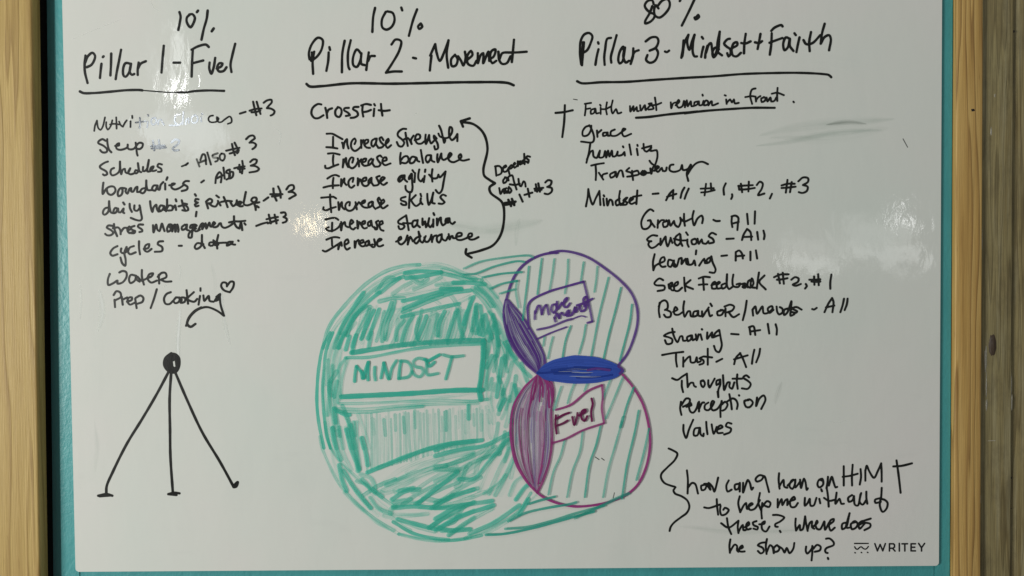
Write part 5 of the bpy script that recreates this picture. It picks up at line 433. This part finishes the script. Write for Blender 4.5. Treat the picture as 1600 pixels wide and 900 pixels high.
question_how:K32 2513,1357 2526,1224 2521,1036;K32 2526,1116 2585,1183 2625,1169 2665,1035;K32 2765,1155 2711,1142 2718,1082 2758,1088 2785,1168 2751,1168;K32 2785,1168 2837,1087 2811,1181 2864,1127 2891,1060 2924,1167 2944,1254;K32 3090,1213 3057,1139 3076,1059 3130,1085;K32 3223,1165 3176,1152 3183,1085 3223,1098 3243,1178 3242,1058;K32 3289,1178 3289,1044 3355,1217 3382,1177 3408,1083 3428,1110;K32 3581,1269 3515,1283 3461,1230 3475,1196 3541,1216 3581,1269 3621,1148 3647,1048;K32 3786,1308 3780,1214 3793,1094;K32 3787,1120 3846,1214 3859,1120 3899,1106;K32 3904,1137 3983,1217 3957,1204 3930,1124 3970,1090 4010,1177 4010,1217 4010,1110 4076,1190;K32 4076,1216 4090,1102 4129,1229 4149,1189 4169,1075 4182,1095;K32 4381,1201 4341,1214 4315,1148 4341,1107 4394,1147 4381,1227 4341,1214;K32 4461,1253 4454,1173 4441,1093;K32 4474,1133 4514,1253 4540,1173 4567,1106 4587,1112
question_him:K32 4679,1399 4680,1131;K32 4802,1418 4792,1251 4795,1131;K32 4666,1252 4765,1265 4871,1293;K32 4911,1357 4918,1250 4901,1143;K32 4977,1343 4978,1196;K32 4977,1330 4997,1403 5030,1329 5097,1235 5149,1328 5195,1435;K32 5195,1435 5202,1301 5203,1181
large_cross:K34 5407,1473 5434,1286 5465,1025;K34 5364,1391 5480,1399 5619,1432
question_help:K32 2924,953 2930,846 2943,738;K32 2751,840 2810,830 2970,879;K32 2977,859 2970,792 2990,731 3049,744 3089,804 3036,831 3016,805;K32 3242,991 3222,897 3249,769;K32 3249,769 3302,870 3329,896 3342,816 3368,816;K32 3355,842 3421,882 3408,896 3368,869 3382,802 3448,815 3521,935;K32 3521,1035 3501,895 3541,787;K32 3554,895 3541,787 3548,680;K32 3554,841 3621,921 3667,894 3647,840 3594,854;K32 3767,947 3767,833;K32 3773,853 3820,946 3833,866 3873,932 3899,946 3899,865;K32 3899,865 3939,918 4006,945 3992,978 3939,918 3953,838 4006,838 4045,891;K32 4143,962 4143,854 4183,894 4209,948 4222,854 4262,854 4302,960;K32 4342,947 4355,886;K32 4368,1080 4379,1053;K32 4445,1093 4461,986 4472,839;K32 4408,960 4474,919 4554,932;K32 4580,1032 4567,878 4620,945 4647,877 4680,877;K32 4793,997 4740,957 4753,903 4806,930 4819,983 4833,863 4873,849 4912,1009;K32 4919,1023 4899,902 4939,862 4992,928;K32 4991,1042 4992,955 5005,875;K32 5203,1094 5197,980 5178,847 5218,759 5271,806 5284,886 5244,927 5191,940;K32 5197,954 5111,928 5118,887 5191,900
question_these:K32 3065,686 3085,561 3124,465;K32 2985,617 3085,555 3224,650;K32 3224,650 3214,560 3224,479;K32 3224,489 3264,569 3284,589 3294,519 3324,519;K32 3314,559 3374,599 3364,629 3334,599 3344,528 3394,538;K32 3473,643 3424,623 3434,588 3493,558 3483,527 3433,538;K32 3513,598 3583,607 3588,637 3553,617 3553,527 3603,496 3653,566;K32 3703,727 3772,726 3857,691 3802,636 3732,596 3737,566 3767,561;K32 3797,505 3807,487;K32 4016,674 4011,594 4021,508;K32 4026,513 4071,583 4081,513 4111,523 4146,704;K32 4146,704 4161,603 4181,502;K32 4181,522 4211,613 4240,633 4241,552 4270,532;K32 4260,562 4320,622 4310,642 4290,592 4310,531 4350,521 4410,631;K32 4415,625 4422,517 4475,611;K32 4475,584 4541,637 4541,664 4502,651 4475,584 4502,503 4555,543;K32 4727,616 4661,596 4661,522 4714,555 4760,743;K32 4760,743 4727,622 4714,542 4754,542;K32 4847,621 4780,595 4794,521 4847,541 4873,594 4833,635 4807,622;K32 4873,568 4953,621 4940,634 4887,594 4900,527 4966,594;K32 5052,667 4926,621 5046,593 5046,553 4967,507
question_show:K32 3112,389 3099,299 3106,203;K32 3106,218 3174,318 3204,298 3204,237 3224,217;K32 3224,247 3284,277 3274,302 3244,277 3234,227 3274,217 3309,221;K32 3593,345 3533,336 3493,306 3563,265 3573,215 3533,190 3493,225;K32 3618,391 3603,295 3613,184;K32 3618,214 3663,305 3693,284 3713,193;K32 3752,304 3713,264 3723,213 3772,223 3792,263 3762,304;K32 3772,294 3832,253 3862,202 3892,263 3932,192 3982,252 3997,332;K32 4161,281 4156,220 4176,185 4231,240 4251,280;K32 4246,290 4246,200 4236,89;K32 4261,250 4311,305 4361,279 4351,229 4281,209;K32 4437,390 4482,394 4542,338 4542,303 4443,259 4423,229 4433,198 4458,190;K32 4461,122 4468,105
maker_logo:K20 4831,321 5020,320;K20 4833,274 4851,246 4876,240 4901,265 4926,273 4951,250 4981,240 5001,250 5022,277;K20 4836,193 4843,189;K20 4924,195 4931,191;K20 5009,196 5017,192
wiped_marks:W175 3503,5958 3984,6058 4508,6114 5381,6167;w79 4421,6098 4726,6130 4988,6101;W105 3460,5819 3897,5868 4508,5984 5207,6021;w52 3853,5842 4028,5866;w61 5164,5986 5365,5906;w52 5469,5923 5557,5765;W228 3635,5931 4421,5941 5294,6046;W88 -4026,4291 -3978,4026 -4001,3762;W52 -4406,2924 -3963,2947;W88 -5683,2134 -5657,1732 -5701,1375;W88 -5529,2266 -5513,1821;W140 2393,581 3191,504 4431,531;w88 3828,2582 3766,2414 3731,2264;W105 5217,3375 5920,3343;W105 229,4869 192,4694 172,4475;W262 -757,4790 -230,4698 562,4822;W192 -5717,3776 -5639,3333 -5610,2623
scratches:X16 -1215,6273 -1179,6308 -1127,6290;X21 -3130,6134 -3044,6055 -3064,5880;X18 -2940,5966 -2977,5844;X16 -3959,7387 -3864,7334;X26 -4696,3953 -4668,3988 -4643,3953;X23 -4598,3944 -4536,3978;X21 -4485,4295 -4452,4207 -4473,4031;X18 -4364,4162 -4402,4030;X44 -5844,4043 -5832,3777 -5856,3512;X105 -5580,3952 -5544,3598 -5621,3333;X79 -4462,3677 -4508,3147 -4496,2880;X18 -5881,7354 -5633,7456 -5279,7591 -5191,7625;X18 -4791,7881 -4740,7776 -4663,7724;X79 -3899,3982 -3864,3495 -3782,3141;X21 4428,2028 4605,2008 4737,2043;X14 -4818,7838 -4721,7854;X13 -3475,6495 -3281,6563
stray_dots:G14 1246,1554 1299,1518;G14 1334,1536 1370,1509;G14 1509,1053 1491,981;G14 5478,5896 5540,5783;G14 977,6479 1030,6469"""
step_y = 0.0000035
def catmull(P, closed=False):
    if len(P) < 3: return P[:]
    out = []
    for i in range(len(P) - 1):
        p0 = P[i - 1] if i > 0 else P[i] * 2 - P[i + 1]
        p1, p2 = P[i], P[i + 1]
        p3 = P[i + 2] if i + 2 < len(P) else P[i + 1] * 2 - P[i]
        L = (p2 - p1).length; n = max(2, min(14, int(L / 0.0016)))
        # centripetal parameters keep close points from looping
        t0 = 0; t1 = t0 + max((p1 - p0).length, 1e-6) ** .5; t2 = t1 + max(L, 1e-6) ** .5; t3 = t2 + max((p3 - p2).length, 1e-6) ** .5
        for k in range(n):
            t = t1 + (t2 - t1) * k / n
            A1 = p0 * ((t1 - t) / (t1 - t0)) + p1 * ((t - t0) / (t1 - t0)); A2 = p1 * ((t2 - t) / (t2 - t1)) + p2 * ((t - t1) / (t2 - t1))
            A3 = p2 * ((t3 - t) / (t3 - t2)) + p3 * ((t - t2) / (t3 - t2))
            B1 = A1 * ((t2 - t) / (t2 - t0)) + A2 * ((t - t0) / (t2 - t0)); B2 = A2 * ((t3 - t) / (t3 - t1)) + A3 * ((t - t1) / (t3 - t1))
            out.append(B1 * ((t2 - t) / (t2 - t1)) + B2 * ((t - t1) / (t2 - t1)))
    out.append(P[-1]); return out
def split_sharp(Q, lim):
    runs, cur = [], [Q[0]]
    for i in range(1, len(Q) - 1):
        cur.append(Q[i]); a = Q[i] - Q[i - 1]; b = Q[i + 1] - Q[i]
        if a.length > 1e-7 and b.length > 1e-7 and a.angle(b) > lim: runs.append(cur); cur = [Q[i]]
    cur.append(Q[-1]); runs.append(cur); return runs
class Sheet:
    def __init__(s): s.v = []; s.f = []; s.uv = []; s.sd = []; s.mi = []
def ribbon(sh, Q, width, y, mi, wob, taper=False):
    Q = [q for i, q in enumerate(Q) if i == 0 or (q - Q[i - 1]).length > 1e-5]
    if len(Q) == 1: Q = [Q[0], Q[0] + Vector((0.0003, 0))]
    r = width / 2
    L = [0.0]
    for i in range(1, len(Q)): L.append(L[-1] + (Q[i] - Q[i - 1]).length)
    T = []
    for i in range(len(Q)):
        a = Q[max(i - 1, 0)]; b = Q[min(i + 1, len(Q) - 1)]; T.append((b - a).normalized() if (b - a).length > 1e-8 else Vector((1, 0)))
    seq = []
    for s_ in (1.0, 0.92, 0.7, 0.38): seq.append((Q[0] - T[0] * r * s_, T[0], r * math.sqrt(max(0, 1 - s_ * s_)), -r * s_))
    ph = random.uniform(0, 6.28); ph2 = random.uniform(0, 6.28)
    for q, t, l in zip(Q, T, L):
        seq.append((q, t, r * (1 + wob * (math.sin(l * 170 + ph) + 0.6 * math.sin(l * 430 + ph2))), l))
    for s_ in (0.38, 0.7, 0.92, 1.0): seq.append((Q[-1] + T[-1] * r * s_, T[-1], r * math.sqrt(max(0, 1 - s_ * s_)), L[-1] + r * s_))
    if taper: seq = [(q, t, r * math.sin(math.pi * min(1, max(0, l / L[-1]))) ** 0.6, l) for q, t, h, l in seq[4:-4]]
    base = len(sh.v); sd = (random.random(), random.uniform(-1, 1)); off = random.random() * 3
    tot = len(seq)
    for k, (q, t, h, l) in enumerate(seq):
        nrm = Vector((-t.y, t.x)); yy = y - step_y * k / tot
        vv = 1.0 if h > r * 0.3 or taper else max(0.75, h / r)
        for s_ in (1, -1):
            p = q + nrm * h * s_; sh.v.append((p.x, yy, p.y)); sh.uv.append((l + off * 0, s_ * vv)); sh.sd.append(sd)
    for k in range(tot - 1):
        a = base + 2 * k; sh.f.append((a, a + 1, a + 3, a + 2)); sh.mi.append(mi)
def sheet_object(name, strokes, parent, y0, linear=False):
    sh = Sheet(); mats = []; y = y0
    for code, wd, pts in strokes:
        if code not in mats: mats.append(code)
        P = [Vector((x * 1e-4, z * 1e-4)) for x, z in pts]
        if code == 'L': runs = [[P[i], P[i + 1]] for i in range(len(P) - 1)]
        else: runs = split_sharp(catmull(P), math.radians(48)) if code not in 'WwXx' else [catmull(P)]
        for Q in runs:
            ribbon(sh, Q, wd * 1e-4, y, mats.index(code), 0.0 if code == 'L' else 0.045, code in 'WwXx'); y -= step_y
    me = bpy.data.meshes.new(name); me.from_pydata(sh.v, [], sh.f)
    u = me.uv_layers.new(name='run'); s2 = me.uv_layers.new(name='seed')
    for lp_ in me.loops:
        u.data[lp_.index].uv = sh.uv[lp_.vertex_index]; s2.data[lp_.index].uv = sh.sd[lp_.vertex_index]
    for c_ in mats: me.materials.append(INK[c_])
    me.polygons.foreach_set('material_index', sh.mi); me.update()
    o = bpy.data.objects.new(name, me); C.objects.link(o); o.parent = parent
    return o, y
ST = {}
for row in DATA.strip().split('\n'):
    k, rest = row.split(':', 1); L = []
    for s_ in rest.split(';'):
        h, *ps = s_.split(' '); L.append((h[0], int(h[1:]) , [tuple(map(int, p.split(','))) for p in ps]))
    ST[k] = L
NAMES = {
 'percent_left': ('percentage', 'handwritten 10% above the first heading'), 'percent_middle': ('percentage', 'handwritten 10% above the second heading'),
 'percent_right': ('percentage', 'handwritten 80% above the third heading'),
 'heading_fuel': ('heading', 'black heading Pillar 1 - Fuel'), 'heading_movement': ('heading', 'black heading Pillar 2 - Movement'),
 'heading_mindset': ('heading', 'black heading Pillar 3 - Mindset + Faith'),
 'underline_fuel': ('underline', 'line under Pillar 1 - Fuel, thinner in the middle'), 'underline_movement': ('underline', 'line under Pillar 2 - Movement'),
 'underline_mindset': ('underline', 'line under Pillar 3 - Mindset + Faith'), 'underline_faith': ('underline', 'short line under must remain in front'),
 'line_nutrition': ('list_line', 'Nutrition choices - #3'), 'line_sleep': ('list_line', 'Sleep #2'), 'line_schedules': ('list_line', 'Schedules - Also #3'),
 'line_boundaries': ('list_line', 'boundaries - Also #3'), 'line_habits': ('list_line', 'daily habits & Rituals - #3'), 'line_stress': ('list_line', 'stress management - #3'),
 'line_cycles': ('list_line', 'cycles - data'), 'line_water': ('list_line', 'Water'), 'line_cooking': ('list_line', 'Prep / Cooking with a long tail'),
 'heart': ('heart_drawing', None), 'line_crossfit': ('list_line', 'CrossFit'), 'line_strength': ('list_line', 'Increase Strength'), 'line_balance': ('list_line', 'Increase balance'),
 'line_agility': ('list_line', 'Increase agility'), 'line_skills': ('list_line', 'Increase skills'), 'line_stamina': ('list_line', 'Increase stamina'), 'line_endurance': ('list_line', 'Increase endurance'),
 'note_depends': ('side_note', 'Depends on both #1 + #3'), 'bracket_arrow': ('bracket_arrow', 'curly bracket ending in two arrow heads'), 'stick_tripod': ('tripod_drawing', 'black tripod with a round scribbled top'),
 'line_faith': ('list_line', 'Faith must remain in front'), 'small_cross': ('cross_drawing', 'small cross left of Faith'), 'line_grace': ('list_line', 'grace'), 'line_humility': ('list_line', 'humility'),
 'line_transparency': ('list_line', 'Transparency'), 'line_mindset': ('list_line', 'Mindset - All #1, #2, #3'), 'line_growth': ('list_line', 'Growth - All'), 'line_emotions': ('list_line', 'Emotions - All'),
 'line_learning': ('list_line', 'Learning - All'), 'line_feedback': ('list_line', 'Seek Feedback #2, #1'), 'line_behavior': ('list_line', 'Behavior / moods - All'), 'line_sharing': ('list_line', 'sharing - All'),
 'line_trust': ('list_line', 'Trust - All'), 'line_thoughts': ('list_line', 'Thoughts'), 'line_perception': ('list_line', 'Perception'), 'line_values': ('list_line', 'Values'),
 'question_bracket': ('curly_bracket', None), 'question_how': ('question_line', 'how can I lean on'), 'question_him': ('question_line', 'HIM in capitals'), 'large_cross': ('cross_drawing', 'large cross after HIM'),
 'question_help': ('question_line', 'to help me with all of'), 'question_these': ('question_line', 'these? Where does'), 'question_show': ('question_line', 'he show up?'),
 'maker_logo': ('maker_logo', None), 'maker_name': ('maker_name', 'printed maker lettering in the corner'), }
for k, (nm, lb) in NAMES.items():
    o, _ = sheet_object(nm, ST[k], wb, -0.00012)
    if lb: o['label'] = lb
for k, nm, y0_ in (('wiped_marks', 'wiped_mark', -0.00002), ('stray_dots', 'ink_speck', -0.0001), ('scratch_glints', 'scratch_glint', -0.00006)):
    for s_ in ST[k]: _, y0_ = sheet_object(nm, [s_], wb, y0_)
# the three circles: part > sub-parts, laid one over another as they were drawn
y = -0.00010
def group(part, label, subs):
    global y
    root, y = sheet_object(part, ST[subs[0]], wb, y); root['label'] = label; y -= 0.00001
    for k, nm in subs[1:]:
        o, y = sheet_object(nm, ST[k], root, y); y -= 0.00001
group('mindset_circle', 'large teal scribbled circle marked MINDSET', ['mindset_outline', ('mindset_fill_light', 'faint_hatching'), ('mindset_fill', 'scribble_fill'), ('mindset_box', 'name_box'), ('mindset_letters', 'lettering')])
group('movement_circle', 'violet circle marked Movement', ['movement_outline', ('movement_overlap', 'overlap_fill'), ('movement_hatch', 'hatching'), ('movement_box', 'name_box'), ('movement_letters', 'lettering')])
group('fuel_circle', 'plum circle marked Fuel', ['fuel_outline', ('fuel_overlap', 'overlap_fill'), ('fuel_hatch', 'hatching'), ('fuel_box', 'name_box'), ('fuel_letters', 'lettering')])
o, y = sheet_object('overlap_oval', ST['shared_overlap'], wb, y); o['label'] = 'blue filled oval where the two small circles meet'
o, y = sheet_object('link_lines', ST['upper_links'], wb, y); o['label'] = 'teal lines joining the large circle to the violet circle'
o, y = sheet_object('link_lines', ST['lower_links'], wb, y); o['label'] = 'teal lines joining the large circle to the plum circle'
